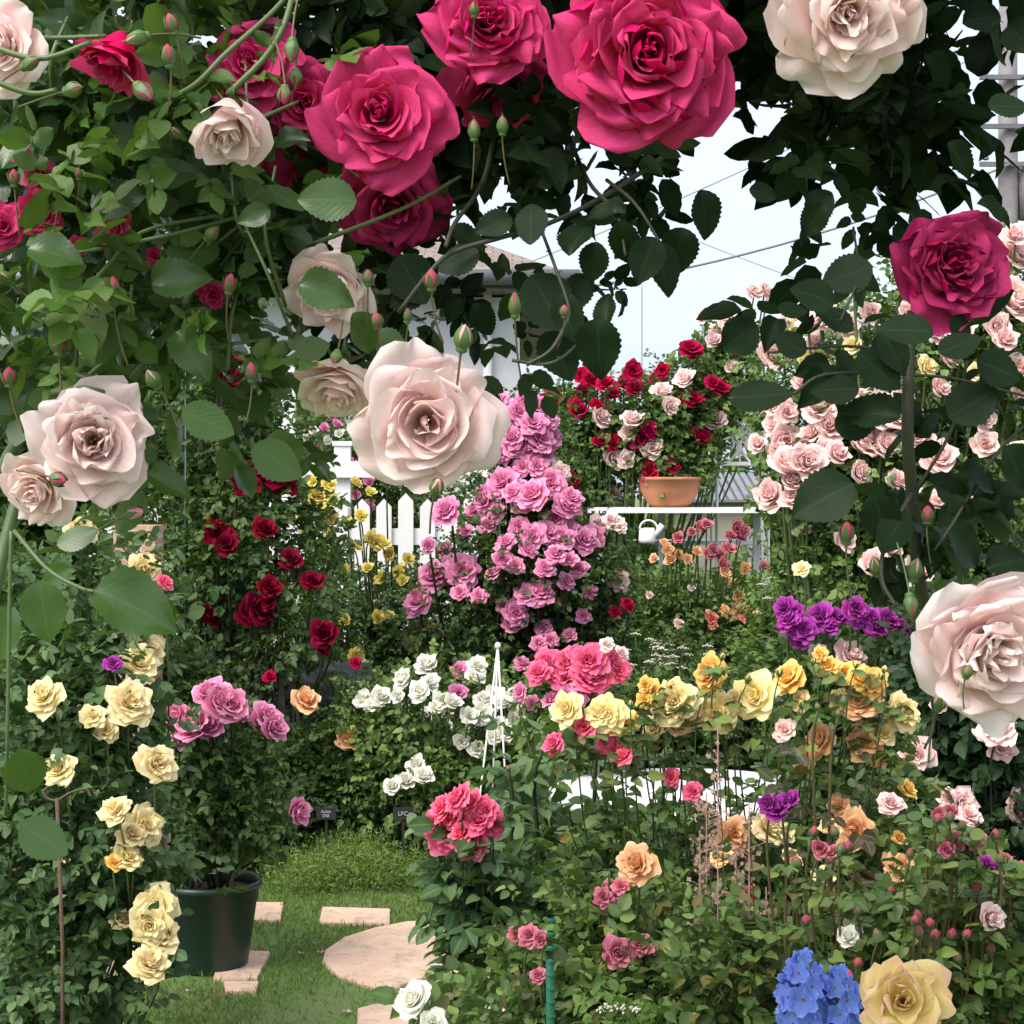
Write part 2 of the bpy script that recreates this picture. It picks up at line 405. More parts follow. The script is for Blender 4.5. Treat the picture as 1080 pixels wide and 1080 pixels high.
def front_depth(vols, x, y):
    best = None
    for cx, cy, rx, ry, d, rd in vols:
        q = ((x - cx) / rx) ** 2 + ((y - cy) / ry) ** 2
        if q < 1:
            f = d - rd * math.sqrt(1 - q); best = f if best is None else min(best, f)
    if best is None:
        v = min(vols, key=lambda v: ((x - v[0]) / v[2]) ** 2 + ((y - v[1]) / v[3]) ** 2); best = v[4] - v[5] * .8
    return best

def plant(name, label, cat, base, vols, blooms, n, size, mat='mid', tpl='mid', style='ball', stemmat=None, stem_r=.004,
          stemleaf=0, clump=9, shell=.45, front=.3, face_up=.45, bloom_front=.06, d_fixed=None, buds=(), leaflets=5, group=None, stems=True, sr=None):
    root = empty(name, base, label, cat, group); base = Vector(base)
    st = MB(); ex = [[], [], [], []]; tot = len(blooms)
    items = [(b, False) for b in blooms] + [(b, True) for b in buds]
    for i, (bl, isbud) in enumerate(items):
        x, y, r, kind = bl[:4]
        d = (d_fixed if d_fixed else front_depth(vols, x, y) - bloom_front) + rnd.uniform(-.04, .04) - (.06 if isbud else 0)
        if len(bl) > 4 and bl[4]: d = bl[4]
        p = P(x, y, d); rad = r / F * d
        if isbud:
            me = bud(kind, rnd.choice((.15, .45, .7))); dr = Vector((rnd.uniform(-.35, .35), rnd.uniform(-.5, .1), 1)); rad *= 1.25
        else:
            me = bloom(kind, rnd.randrange(4), style)
            cx = min(vols, key=lambda v: ((x - v[0]) / v[2]) ** 2 + ((y - v[1]) / v[3]) ** 2)
            dr = Vector(((x - cx[0]) / cx[2] * .5 + rnd.uniform(-.4, .4), -1 + rnd.uniform(0, .5), face_up + rnd.uniform(-.4, .4)))
        dr.normalize()
        o = link('bud' if isbud else 'bloom', me, root, p - base - dr * rad * .25); o.scale = (rad * (1.0 if isbud else 1.1),) * 3
        face(o, dr, rnd.uniform(0, 6.28))
        if stems:
            e = p - dr * rad * .5
            mid = base.lerp(e, .6) + Vector((rnd.uniform(-.08, .08), rnd.uniform(0, .12), 0)) * (e - base).length * .6
            mid.x = mid.x * .5 + e.x * .5
            q = e + Vector((rnd.uniform(-.02, .02), .03, -.10)) * min(1, (e - base).length)
            b0 = base + Vector((rnd.uniform(-.06, .06), rnd.uniform(-.05, .05), 0))
            path = crom([b0, b0.lerp(mid, .5) + Vector((rnd.uniform(-.05, .05), 0, 0)), mid, q, e], 4)
            s = sr or stem_r; st.tube(path, [s * (1.3 - .6 * j / len(path)) for j in range(len(path))], 5)
            for k in range(stemleaf):
                j = rnd.randrange(len(path) // 2, len(path) - 2); a = rnd.uniform(0, 6.28)
                dv = Vector((math.cos(a), math.sin(a), rnd.uniform(.1, .5)))
                g = sprays(np.array([path[j]]), np.array([dv]), np.array([[0, -.3, 1.]]), np.array([size * rnd.uniform(.9, 1.3)]), leaflets)
                for u, w in zip(ex, g): u.append(w)
    ex = [np.concatenate(u) for u in ex] if ex[0] else None
    foliage('foliage', root, vols, n, size, mat, tpl, clump, shell, front, leaflets, extra=ex)
    if st.v: st.build('stems', stemmat or STEM, root)
    return root

def bl(s, kind, r=None):
    out = []
    for t in s.split():
        q = t.split(','); out.append((float(q[0]), float(q[1]), float(q[2]) if len(q) > 2 else r, kind))
    return out

# ------------------------------------------------------------------ camera, sky, sun
cam = bpy.data.cameras.new('camera'); co = bpy.data.objects.new('camera', cam); COL.objects.link(co)
co.location = (0, 0, H); co.rotation_euler = (R(90), 0, 0)
cam.sensor_width = 36; cam.lens = 36 * F / 1080; cam.shift_y = (HY - 540) / 1080; cam.clip_start = .05; cam.clip_end = 600
sc.camera = co
SUN_EL, SUN_AZ = R(50), R(-138)           # azimuth from +Y towards +X
w = bpy.data.worlds.new('World'); sc.world = w; w.use_nodes = True
nt = w.node_tree; sky = nt.nodes.new('ShaderNodeTexSky'); sky.sky_type = 'NISHITA'; sky.sun_disc = False
sky.sun_elevation = SUN_EL; sky.sun_rotation = SUN_AZ; sky.dust_density = 4.0; sky.air_density = 1.0; sky.ozone_density = 1.2
cl = nt.nodes.new('ShaderNodeMix'); cl.data_type = 'RGBA'; tcw = nt.nodes.new('ShaderNodeTexCoord'); cn = nt.nodes.new('ShaderNodeTexNoise'); cn.inputs['Scale'].default_value = 3.0; cn.inputs['Detail'].default_value = 6
mr = nt.nodes.new('ShaderNodeMapRange'); mr.inputs['From Min'].default_value = .3; mr.inputs['From Max'].default_value = .7; mr.inputs['To Min'].default_value = .65; mr.inputs['To Max'].default_value = .92
nt.links.new(tcw.outputs['Generated'], cn.inputs[0]); nt.links.new(cn.outputs[0], mr.inputs[0]); nt.links.new(mr.outputs[0], cl.inputs[0])
sz = nt.nodes.new('ShaderNodeSeparateXYZ'); nt.links.new(tcw.outputs['Generated'], sz.inputs[0])
rp = nt.nodes.new('ShaderNodeValToRGB'); nt.links.new(sz.outputs[2], rp.inputs[0])      # overcast: brighter and more neutral towards the zenith
rp.color_ramp.elements[0].position = .05; rp.color_ramp.elements[0].color = (1.78, 1.94, 2.46, 1); rp.color_ramp.elements[1].position = .75; rp.color_ramp.elements[1].color = (3.1, 3.1, 3.2, 1)
nt.links.new(sky.outputs[0], cl.inputs[6]); nt.links.new(rp.outputs[0], cl.inputs[7])
nt.links.new(cl.outputs[2], nt.nodes['Background'].inputs[0]); nt.nodes['Background'].inputs[1].default_value = .15
sl = bpy.data.lights.new('sun', 'SUN'); so = bpy.data.objects.new('sun', sl); COL.objects.link(so)
sl.energy = 1.3; sl.angle = R(38); sl.color = (1, .96, .90)
sd = Vector((math.sin(SUN_AZ) * math.cos(SUN_EL), math.cos(SUN_AZ) * math.cos(SUN_EL), math.sin(SUN_EL)))
so.rotation_euler = sd.to_track_quat('Z', 'Y').to_euler(); so.location = sd * 20
sc.view_settings.view_transform = 'Standard'; sc.view_settings.look = 'None'; sc.view_settings.exposure = 1.62; sc.view_settings.gamma = 1
sc.render.engine = 'CYCLES'; sc.cycles.use_denoising = True; sc.cycles.max_bounces = 6; sc.cycles.transmission_bounces = 4
sc.cycles.sample_clamp_indirect = 6

# ------------------------------------------------------------------ ground
def ground_mat():
    t = NT('lawn_soil'); f = t.noise(1.6, 6); g = t.noise(30, 5)
    c = t.ramp(f, [(.32, (.26, .20, .12)), (.40, (.17, .18, .07)), (.52, (.11, .19, .045)), (.72, (.13, .24, .055))])
    c = t.mix(t.math('MULTIPLY', g, .5), c, (.09, .11, .04)); t.l(c, t.b.inputs['Base Color']); t.b.inputs['Roughness'].default_value = .95
    t.bump(g, .6, .02); return t.m
b = MB(); b.add([(-300, -20, 0), (300, -20, 0), (300, 500, 0), (-300, 500, 0)], [(0, 1, 2, 3)])
tag(b.build('lawn', ground_mat(), None, False), kind='structure')
def bed_mat():
    t = NT('bed_soil'); c = t.ramp(t.noise(14, 6), [(.3, (.022, .016, .011)), (.7, (.055, .040, .026))]); t.l(c, t.b.inputs['Base Color'])
    t.b.inputs['Roughness'].default_value = .95; t.bump(t.noise(50, 5), .8, .02); return t.m
b = MB()
def sheet(pts, z): b.add([(p[0], p[1], z) for p in pts], [tuple(range(len(pts)))])
sheet([(-.10, 2, 0), (4, 2, 0), (5, 12, 0), (.3, 9.4, 0), (-.15, 7.0, 0), (-.02, 5.0, 0)], .004)
sheet([(-1.75, 7.75, 0), (.3, 7.35, 0), (.3, 12, 0), (-3.5, 12, 0)], .004)
tag(b.build('planting_bed', bed_mat(), None, False), kind='structure')

# paving
def pave_mat():
    t = NT('paving_terracotta'); c = t.ramp(t.noise(7, 5), [(.25, (.54, .36, .25)), (.5, (.64, .45, .33)), (.75, (.70, .53, .40))])
    c = t.mix(t.math('MULTIPLY', t.math('GREATER_THAN', t.noise(26, 3), .62), .35), c, (.30, .19, .13)); c = t.mix(t.ramp(t.noise(5.5, 7, rough=.7), [(.50, (0, 0, 0)), (.70, (.45, .45, .45))]), c, (.20, .16, .10)); c = t.mix(t.ramp(t.noise(9, 6, rough=.75), [(.56, (0, 0, 0)), (.72, (.7, .7, .7))]), c, (.12, .14, .06)); t.l(c, t.b.inputs['Base Color'])
    t.b.inputs['Roughness'].default_value = .85; t.bump(t.noise(40, 5), .4, .006); return t.m
PAVE = pave_mat(); SLABS = []
def slab(name, outline, label, h=.014, joint=None):
    c = sum((G(*p) for p in outline), Vector()) / len(outline); me = MB()
    SLABS.append(outline); pts = [G(*p) - c for p in outline]; n = len(pts)
    pts = [p * (1 + .01 * math.sin(i * 2.3)) for i, p in enumerate(pts)]
    lo = [p + Vector((0, 0, -.03)) for p in pts]; m1 = [p + Vector((0, 0, h - .006)) for p in pts]; hi = [p * .985 + Vector((0, 0, h)) for p in pts]
    me.add(lo + m1 + hi, [(i, (i + 1) % n, n + (i + 1) % n, n + i) for i in range(n)] + [(n + i, n + (i + 1) % n, 2 * n + (i + 1) % n, 2 * n + i) for i in range(n)] + [tuple(2 * n + i for i in range(n))])
    o = link(name, me.mesh(name, PAVE, False), None, c)
    return tag(o, label, 'paving stone', 'terracotta paving stones in the lawn')
slab('paving_stone', [(266, 974), (296, 974), (299, 955), (264, 955)], 'small terracotta paver showing just right of the green pot rim, behind it')
slab('paving_stone', [(336, 977), (411, 978), (412, 962), (340, 960)], 'narrow straight terracotta paver lying alone in the grass before the green mound')
slab('paving_stone', [(225, 1036), (271, 1036), (285, 1007), (232, 1006)], 'larger terracotta paver partly hidden by the foot of the dark green pot')
slab('paving_stone', [(238, 1050), (270, 1050), (273, 1039), (236, 1039)], 'short terracotta paver laid end-on against the one at the pot foot')
big = [(430, 975), (395, 982), (362, 992), (343, 1006), (340, 1018), (352, 1030), (378, 1040), (412, 1049)]
slab('paving_stone', big + [(470, 1026), (545, 1010), (545, 972)], 'big round-ended terracotta slab, upper half of the split slab beside the pink rose')
slab('paving_stone', [(414, 1052), (472, 1029), (545, 1013), (545, 1050), (470, 1060)], 'terracotta slab piece below the straight joint of the round-ended slab')
slab('paving_stone', [(377, 1068), (400, 1062), (470, 1063), (545, 1053), (545, 1110), (375, 1110)], 'lowest terracotta slab, at the bottom edge behind the white rose')

# grass
def grass():
    n = 120000; x = rng.uniform(-2.3, .35, n); y = rng.uniform(4.9, 8.2, n)
    dens = np.sin(x * 3.1 + y * 2.3) + np.sin(x * 7.7 - y * 5.1) * .6 + rng.normal(0, .55, n); ok = dens > -.95
    x, y = x[ok], y[ok]; n = len(x)
    # keep the slabs bare
    px_ = x / y * F + 540; py_ = HY + H / y * F
    bare = np.zeros(n, bool)
    for poly in SLABS:
        ins = np.zeros(n, bool)
        for (xa, ya), (xb, yb) in zip(poly, poly[1:] + poly[:1]):
            if ya == yb: continue
            ins ^= ((ya > py_) != (yb > py_)) & (px_ < (xb - xa) * (py_ - ya) / (yb - ya) + xa)
        bare |= ins
    x, y = x[~bare], y[~bare]; n = len(x)
    pos = np.stack([x, y, np.zeros(n)], 1); Y = nrm(rng.normal(0, .55, (n, 3)) + np.array([0, 0, 1])); Z = rng.normal(size=(n, 3))
    o = link('grass', leaf_mesh('grass', 'blade', pos, Y, Z, rng.uniform(.012, .030, n), LEAF['lawn'], (0, 0, 0)))
    tag(o, 'short thin green lawn grass between the paving stones', 'grass', kind='stuff')
grass()
PETALM = petal_mat('fallen_petal', (.7, .5, .45), (.8, .66, .58), (.8, .7, .62))
REDP = plain('fallen_petal_red', (.22, .04, .05), (.30, .06, .06), 20, .7, 0)
def petal_obj(x, y, s, m, label):
    bm = MB(); pts = []
    for j in range(5):
        for i in range(5):
            u = i / 2 - 1; v = j / 4; pts.append((u * s * (.4 + .6 * math.sin(math.pi * min(.9, v + .15))), v * s * 1.5, s * (.25 * u * u + .3 * (v - .5) ** 2) + .004))
    bm.add(pts, [(j * 5 + i, j * 5 + i + 1, j * 5 + i + 6, j * 5 + i + 5) for j in range(4) for i in range(4)])
    o = link('fallen_petal', bm.mesh('fallen_petal', m), None, G(x, y) + Vector((0, 0, .004))); o.rotation_euler = (0, 0, rnd.uniform(0, 6))
    tag(o, label, 'petal', 'petals fallen on the grass')
for a in [(319, 1007, .012, PETALM, 'pale petal on the grass, right of the paver at the pot foot'), (338, 1006, .013, PETALM, 'pale petal on the grass touching the rounded slab'),
          (364, 1071, .016, PETALM, 'pale petal beside the lowest slab'), (200, 1047, .011, PETALM, 'pale petal in front of the green pot'),
          (238, 1052, .018, REDP, 'dark red petal by the short paver in front of the pot'), (272, 1004, .022, REDP, 'dull red petal beside the pot wall above the paver')]: petal_obj(*a)

# ------------------------------------------------------------------ house
SIDING = NT('white_siding'); 
_f = SIDING.noise(3, 5); SIDING.l(SIDING.ramp(_f, [(.3, (.62, .64, .66)), (.7, (.70, .71, .72))]), SIDING.b.inputs['Base Color']); SIDING.b.inputs['Roughness'].default_value = .7
_tc = SIDING.n('TexCoord'); _w = SIDING.n('TexWave'); _w.bands_direction = 'Z'; _w.inputs['Scale'].default_value = 1.6; SIDING.l(_tc.outputs['Object'], _w.inputs[0]); SIDING.bump(_w.outputs['Fac'], .25, .01)
ROOF = NT('roof_tiles'); _tc = ROOF.n('TexCoord'); _w = ROOF.n('TexBrick'); _w.inputs['Scale'].default_value = 3.2; ROOF.l(_tc.outputs['Object'], _w.inputs[0])
for k, c in (('Color1', (.20, .15, .13)), ('Color2', (.27, .21, .18)), ('Mortar', (.10, .08, .07))): _w.inputs[k].default_value = (*c, 1)
ROOF.l(_w.outputs[0], ROOF.b.inputs['Base Color']); ROOF.b.inputs['Roughness'].default_value = .8; ROOF.bump(_w.outputs['Fac'], .5, .02)
WHITE = plain('white_paint', (.70, .70, .69), (.78, .78, .77), 5, .5, .08)
GREYM = plain('grey_metal', (.10, .11, .12), (.15, .16, .17), 5, .4, .05)
hx, hd, hz = .06, 14.0, 3.12
h = empty('house', (-3.2, 16, 0), 'white sided house with brown tiled roof behind the picket fence', 'house')
b = MB(); b.box((-3.2, 17.5, hz / 2), (3.26, 3.5, hz / 2)); b.build('wall', SIDING.m, h, False)
b = MB(); e = .42; x0, x1, y0, y1 = -6.9, hx + e, hd - e, 21.4; zt = hz + .12
b.add([(x0, y0, zt), (x1, y0, zt), (x1, y1, zt), (x0, y1, zt), (x0 + 2, 17.5, zt + 1.3), (x1 - 2.2, 17.5, zt + 1.3), (x0, y0, zt - .1), (x1, y0, zt - .1), (x1, y1, zt - .1), (x0, y1, zt - .1)],
      [(0, 1, 5, 4), (1, 2, 5), (2, 3, 4, 5), (3, 0, 4), (0, 6, 7, 1), (1, 7, 8, 2), (2, 8, 9, 3), (3, 9, 6, 0), (9, 8, 7, 6)])
rf = b.build('roof', ROOF.m, h, False)
b = MB(); b.tube([(x0, y0 - .06, zt - .02), (x1 + .03, y0 - .06, zt - .02)], .062, 10); b.tube([(x1 + .06, y0, zt - .02), (x1 + .06, y1, zt - .02)], .062, 10); b.build('gutter', GREYM, h)
b = MB(); b.tube([(hx - .25, hd - .06, zt - .1), (hx - .25, hd - .06, .1)], .035, 10); b.build('downpipe', WHITE, h)
for wx in (-2.0, -4.2):
    b = MB(); 
    for dx in (-.62, .62): b.box((wx + dx, hd - .03, 1.9), (.04, .04, .66))
    for dz in (-.62, .62): b.box((wx, hd - .03, 1.9 + dz), (.58, .04, .04))
    wf = b.build('window', GREYM, h, False)
    b = MB(); b.box((wx, hd - .015, 1.9), (.575, .01, .575)); GL = plain('window_glass', (.02, .025, .03), None, 2, .08, 0)
    o = link('pane', b.mesh('pane', GL, False, h.location), wf)

# ------------------------------------------------------------------ picket fence
fd = 11.0
fr = empty('picket_fence', P(400, 570, fd) * 1, 'white picket fence in front of the white house', 'fence'); fr.location.z = 0
b = MB(); xs0, xs1 = P(285, 0, fd).x, P(505, 0, fd).x
for yy in (566, 495): b.box(((xs0 + xs1) / 2, fd + .03, P(0, yy, fd).z), ((xs1 - xs0) / 2, .018, .05))
b.build('rail', WHITE, fr, False)
for i, x in enumerate(range(290, 505, 23)):
    b = MB(); top = P(x, 526 if i % 3 else 520, fd); wd = .046
    prof = [(-wd, .05), (wd, .05), (wd, top.z - .05), (0, top.z), (-wd, top.z - .05)]
    b.add([(top.x + q[0], fd - .012, q[1]) for q in prof] + [(top.x + q[0], fd + .010, q[1]) for q in prof], [(0, 1, 2, 3, 4), (9, 8, 7, 6, 5)] + [(i_, i_ + 5, (i_ + 1) % 5 + 5, (i_ + 1) % 5) for i_ in range(5)])
    b.build('picket', WHITE, fr, False)
for x, ty in ((360, 470), (301, 392)):
    b = MB(); t = P(x, ty, fd); b.box((t.x, fd + .085, t.z / 2), (.05, .035, t.z / 2)); b.box((t.x, fd + .085, t.z + .015), (.06, .045, .014)); b.build('post', WHITE, fr, False)

# ------------------------------------------------------------------ pole and wires
POLE = plain('pole_concrete', (.15, .14, .14), (.22, .21, .21), 6, .85, .3)
pd = 24.0; pt = P(1063, -60, pd)
u = empty('utility_pole', (pt.x, pd, 0), 'grey utility pole with a transformer behind the garden, at the top right', 'utility pole')
b = MB(); b.tube([(pt.x, pd, 0), (pt.x, pd, 8.2)], [.16, .12], 14); b.build('post', POLE, u)
b = MB(); b.tube([(pt.x + .33, pd, 5.25), (pt.x + .33, pd, 6.0)], .2, 14); b.box((pt.x + .15, pd, 5.7), (.12, .03, .04)); b.build('transformer', POLE, u)
for z in (7.1, 6.45, 5.95):
    b = MB(); b.box((pt.x, pd - .17, z), (.42, .03, .03)); 
    for dx in (-.34, .34): b.lathe([(.0, .0), (.05, .02), (.03, .07), (.055, .1), (.02, .15), (0, .15)], (pt.x + dx, pd - .17, z + .045), 10)
    b.build('crossarm', GREYM, u, False)
b = MB()
for z in (5.0, 5.4, 6.2, 6.8): b.tube([(pt.x - .28, pd, z), (pt.x + .28, pd, z)], .012, 6)
b.build('step_bolt', GREYM, u)
WIRE = plain('cable', (.20, .21, .23), None, 3, .5, 0)
def wire(a, c, sag, label, r=.014):
    b = MB(); pts = [a.lerp(c, i / 24) - Vector((0, 0, sag * 4 * (i / 24) * (1 - i / 24))) for i in range(25)]; b.tube(pts, r, 5)
    tag(b.build('overhead_wire', WIRE), label, 'wire', 'overhead wires across the sky')
wire(P(480, 320, 22), Vector((pt.x, pd - .2, P(0, 175, pd).z)), .30, 'thick overhead cable, lowest of the wires across the sky', .016)
wire(P(420, 330, 24), Vector((pt.x - .4, pd - .2, P(0, 60, pd).z)), .15, 'thin wire rising steeply to the utility pole', .008)
wire(P(700, 240, 26), P(1100, 375, 26), .1, 'thin wire sloping down to the right, crossing the thick cable', .006)
wire(P(677, 300, 30), P(677, 420, 30), 0, 'thin drop wire hanging straight down above the red roses', .009)

# ------------------------------------------------------------------ background
def tree(x, top, wpx, d, mat, label, n=1800, size=.10, cols=None):
    base = P(x, 520, d); base.z = 0; r = empty('garden_tree', base, label, 'tree')
    zt = P(0, top, d).z; wr = wpx / F * d; b = MB()
    b.tube(crom([base, base + Vector((.05, 0, zt * .3)), base + Vector((-.04, .03, zt * .7))], 5), [.09 - .006 * i for i in range(11)], 8)
    for k in range(9):
        a = k * 2.4; q = base + Vector((0, 0, zt * (.25 + .05 * k))); b.tube([q, q + Vector((math.cos(a) * wr * .6, math.sin(a) * wr * .6, zt * .2))], [.03, .012], 5)
    b.build('trunk', plain('bark', (.05, .04, .03), (.10, .08, .06), 9, .9, .4), r)
    vols = []; rr = random.Random(int(x)); hp = F / d * zt
    for k in range(7):
        vols.append((x + rr.uniform(-.55, .55) * wpx, top + hp * rr.uniform(.18, .75), wpx * rr.uniform(.4, .65), hp * rr.uniform(.16, .26), d + rr.uniform(-.4, .4) * wr, wr * .55))
    vols.append((x, top + hp * .17, wpx * .4, hp * .17, d, wr * .4))
    p, o = vol_points(vols, n, 10, .4, .35); N = len(p)
    link('crown', leaf_mesh('crown', 'far', p, o + rng.normal(0, .6, (N, 3)), rng.normal(0, .5, (N, 3)) + np.array([0, -.2, .8]), size * rng.uniform(.6, 1.4, N), LEAF[mat], base), r)
tree(838, 470, 60, 15, 'light', 'light green rounded tree behind the white bench', 2600, .09)
tree(765, 470, 60, 21.5, 'mid', 'mid green bushy tree behind the bench and shelf', 3000, .10)
tree(665, 545, 55, 17.5, 'light', 'pale green bush behind the terracotta bowl shelf', 2200, .10)
tree(600, 505, 70, 18, 'mid', 'green tree behind the pink climber, left of the shelf', 2600, .11)
tree(930, 420, 110, 17, 'deep', 'dark green tree behind the soft pink climber', 3800, .11)
tree(1060, 360, 120, 18, 'deep', 'tall dark green tree at the foot of the utility pole', 4200, .12)
tree(230, 380, 120, 12.5, 'deep', 'dense dark evergreen beside the white house', 5200, .09)
tree(60, 330, 130, 11, 'deep', 'dense dark tree behind the cream yellow roses', 5200, .09)

# neighbour roof seen under the shelf ornament
nb = empty('shed', P(770, 520, 20) * 1, 'small neighbouring shed with grey ribbed roof', 'shed'); nb.location.z = 0
c = P(790, 520, 20); b = MB(); b.box((c.x, 20.6, .75), (1.0, .9, .75)); b.build('wall', plain('shed_wall', (.40, .36, .28), (.46, .42, .34), 3, .8, .1), nb, False)
b = MB()
for i in range(24):
    xx = c.x - 1.1 + i * .092; b.add([(xx, 19.55, 1.53), (xx + .06, 19.55, 1.53), (xx + .06, 20.9, 1.84), (xx, 20.9, 1.84), (xx, 19.55, 1.50), (xx + .092, 19.55, 1.50), (xx + .092, 20.9, 1.81), (xx, 20.9, 1.81)], [(0, 1, 2, 3), (4, 5, 6, 7), (0, 4, 5, 1), (1, 5, 6, 2)])
b.build('roof', plain('grey_roofing', (.16, .17, .19), (.22, .23, .25), 4, .5, .1), nb, False)

# ------------------------------------------------------------------ shelf, bowl, ornaments, bench
TERRA = plain('terracotta', (.46, .17, .08), (.56, .24, .13), 7, .85, .2)
sdp = 12.0
s = empty('garden_shelf', P(715, 535, sdp), 'long white shelf on slim grey posts carrying a terracotta bowl', 'shelf'); s.location.z = 0
a, c = P(620, 535, sdp), P(812, 535, sdp)
b = MB(); b.box(((a.x + c.x) / 2, sdp, a.z - .018), ((c.x - a.x) / 2, .22, .018)); b.build('shelf_board', WHITE, s, False)
for x in (634, 699, 800):
    b = MB(); q = P(x, 535, sdp); b.box((q.x, sdp + .1, (q.z - .037) / 2), (.022, .022, (q.z - .037) / 2)); b.build('post', plain('post_grey', (.30, .33, .36), (.36, .39, .42), 4, .5, .05), s, False)
q = P(706, 535, sdp); bowl = empty('bowl_planter', (q.x, sdp - .02, a.z), 'wide terracotta bowl planter standing on the white shelf', 'planter')
b = MB(); b.lathe([(0, .0), (.11, .0), (.15, .03), (.195, .11), (.205, .175), (.215, .18), (.215, .20), (.19, .20), (.185, .17), (0, .16)], (q.x, sdp - .02, a.z), 36); b.build('bowl', TERRA, bowl)
# scroll ornament above
IRON = plain('white_iron', (.62, .60, .57), (.72, .70, .67), 12, .5, .15)
od = 12.25
def scroll(cx, cy, r0, turns, start, sgn, d):
    return [P(cx + sgn * r0 * (1 - .75 * i / 22) * math.cos(start + turns * 6.28 * i / 22), cy - r0 * (1 - .75 * i / 22) * math.sin(start + turns * 6.28 * i / 22), d) for i in range(23)]
o_ = empty('iron_chair', P(783, 490, od), 'white wrought iron seat with a fan-shaped scroll back', 'chair'); o_.location.z = 0
b = MB(); rr = .0095
for k in range(6):
    a_ = k * 6.283 / 6; 
    b.tube([P(780 + 5.5 * math.cos(a_) + 6 * math.cos(t) , 456 - 5.5 * math.sin(a_) - 6 * math.sin(t), od) for t in [i * 6.2832 / 16 for i in range(17)]], rr * .7, 5)
for sg in (-1, 1):
    b.tube(crom([P(780, 466, od), P(780 + sg * 4, 478, od), P(780 + sg * 14, 488, od), P(780 + sg * 28, 480, od), P(780 + sg * 32, 470, od)], 6), rr, 5)
    b.tube(scroll(780 + sg * 12, 469, 8, .8, 1.2, sg, od), rr, 5)
b.tube([P(780, 466, od), P(780, 489, od)], rr, 5); b.build('scroll_back', IRON, o_)
b = MB(); q = P(783, 489, od); b.box((q.x, od + .15, q.z), (.19, .2, .012)); b.build('seat', IRON, o_, False)
for sx in (-1, 1):
    for sy in (0, .3):
        b = MB(); b.tube([(q.x + sx * .17, od + sy, q.z), (q.x + sx * .19, od + sy, 0)], .011, 6); b.build('leg', IRON, o_)
# bench
bd = 12.6
PALEB = plain('bench_paint', (.50, .56, .62), (.60, .66, .72), 9, .55, .1)
bn = empty('garden_bench', P(730, 580, bd), 'pale blue-white painted garden bench with ornate iron ends', 'bench'); bn.location.z = 0
a, c = P(645, 572, bd), P(800, 572, bd); b = MB()
for k in range(4): b.box(((a.x + c.x) / 2, bd - .05 + k * .1, a.z), ((c.x - a.x) / 2, .042, .014))
b.build('seat', PALEB, bn, False)
for x in (650, 796):
    b = MB(); rr = .011; K = lambda X, Y: P(x + X, Y, bd - .05)
    b.tube(crom([K(-4, 586), K(-9, 575), K(-5, 562), K(4, 556), K(8, 560)], 5), rr, 5); b.tube([K(8, 558), K(14, 588)], rr, 5); b.tube([K(-4, 586), K(14, 588)], rr, 5)
    for k in range(3): b.tube(scroll(x - 1 + k * 4, 570 + k * 4, 5, 1.0, k, 1, bd - .05), rr * .7, 5)
    q = K(12, 588); b.tube([q, Vector((q.x, q.y, 0))], .016, 6); q = K(-6, 588); b.tube([q, Vector((q.x, q.y + .3, 0))], .016, 6); b.build('bench_end', IRON, bn)
# white watering can
wd_ = 11.7; q = P(684, 570, wd_); wc = empty('watering_can', (q.x, wd_, q.z - .02), 'small white watering can with round handle on the bench', 'watering can')
wc.location.z = P(0, 569, bd).z + .0
z0 = wc.location.z; b = MB(); b.lathe([(0, 0), (.05, 0), (.055, .02), (.048, .1), (.044, .1)], (q.x - .01, wd_, z0), 20); b.tube([(q.x + .03, wd_, z0 + .03), (q.x + .09, wd_, z0 + .12)], [.014, .02], 8); b.build('can', WHITE, wc)
b = MB(); b.tube([(q.x + .058 * math.cos(t), wd_, z0 + .09 + .058 * math.sin(t)) for t in [i * 6.2832 / 20 for i in range(21)]], .007, 6); b.build('handle', WHITE, wc)

# ------------------------------------------------------------------ round white table
td = 6.6; tz = 1.6 - 312 / F * td; tx = (728 - 540) / F * td
t_ = empty('round_table', (tx, td, 0), 'round white garden table half hidden behind the yellow roses', 'table')
b = MB(); b.lathe([(0, tz), (.50, tz), (.52, tz - .01), (.52, tz - .035), (.48, tz - .04), (0, tz - .04)], (tx, td, 0), 48); b.build('tabletop', plain('table_white', (.72, .73, .74), (.80, .80, .80), 3, .35, .03), t_)
b = MB(); b.lathe([(.22, 0), (.20, .03), (.06, .06), (.035, .2), (.05, .35), (.09, tz - .04)], (tx, td, 0), 20); b.build('pedestal', WHITE, t_)

# ------------------------------------------------------------------ pot
POTM = plain('green_plastic', (.010, .030, .022), (.014, .038, .028), 6, .38, .05)
pb = G(222, 1020); pot = empty('flower_pot', pb, 'large dark green plastic pot holding the lilac-pink rose', 'pot')
r0 = 54 / F * pb.y
b = MB(); b.lathe([(0, .0), (r0 * .70, 0), (r0 * .72, .008), (r0 * .90, .225), (r0 * .93, .228), (r0 * .95, .272), (r0, .275), (r0 * 1.015, .284), (r0 * 1.0, .297), (r0 * .95, .298), (r0 * .93, .26)], pb, 64); b.build('pot_wall', POTM, pot)
b = MB(); b.lathe([(0, .262), (r0 * .5, .266), (r0 * .94, .258)], pb, 40, wob=.0); b.build('soil', bed_mat(), pot)

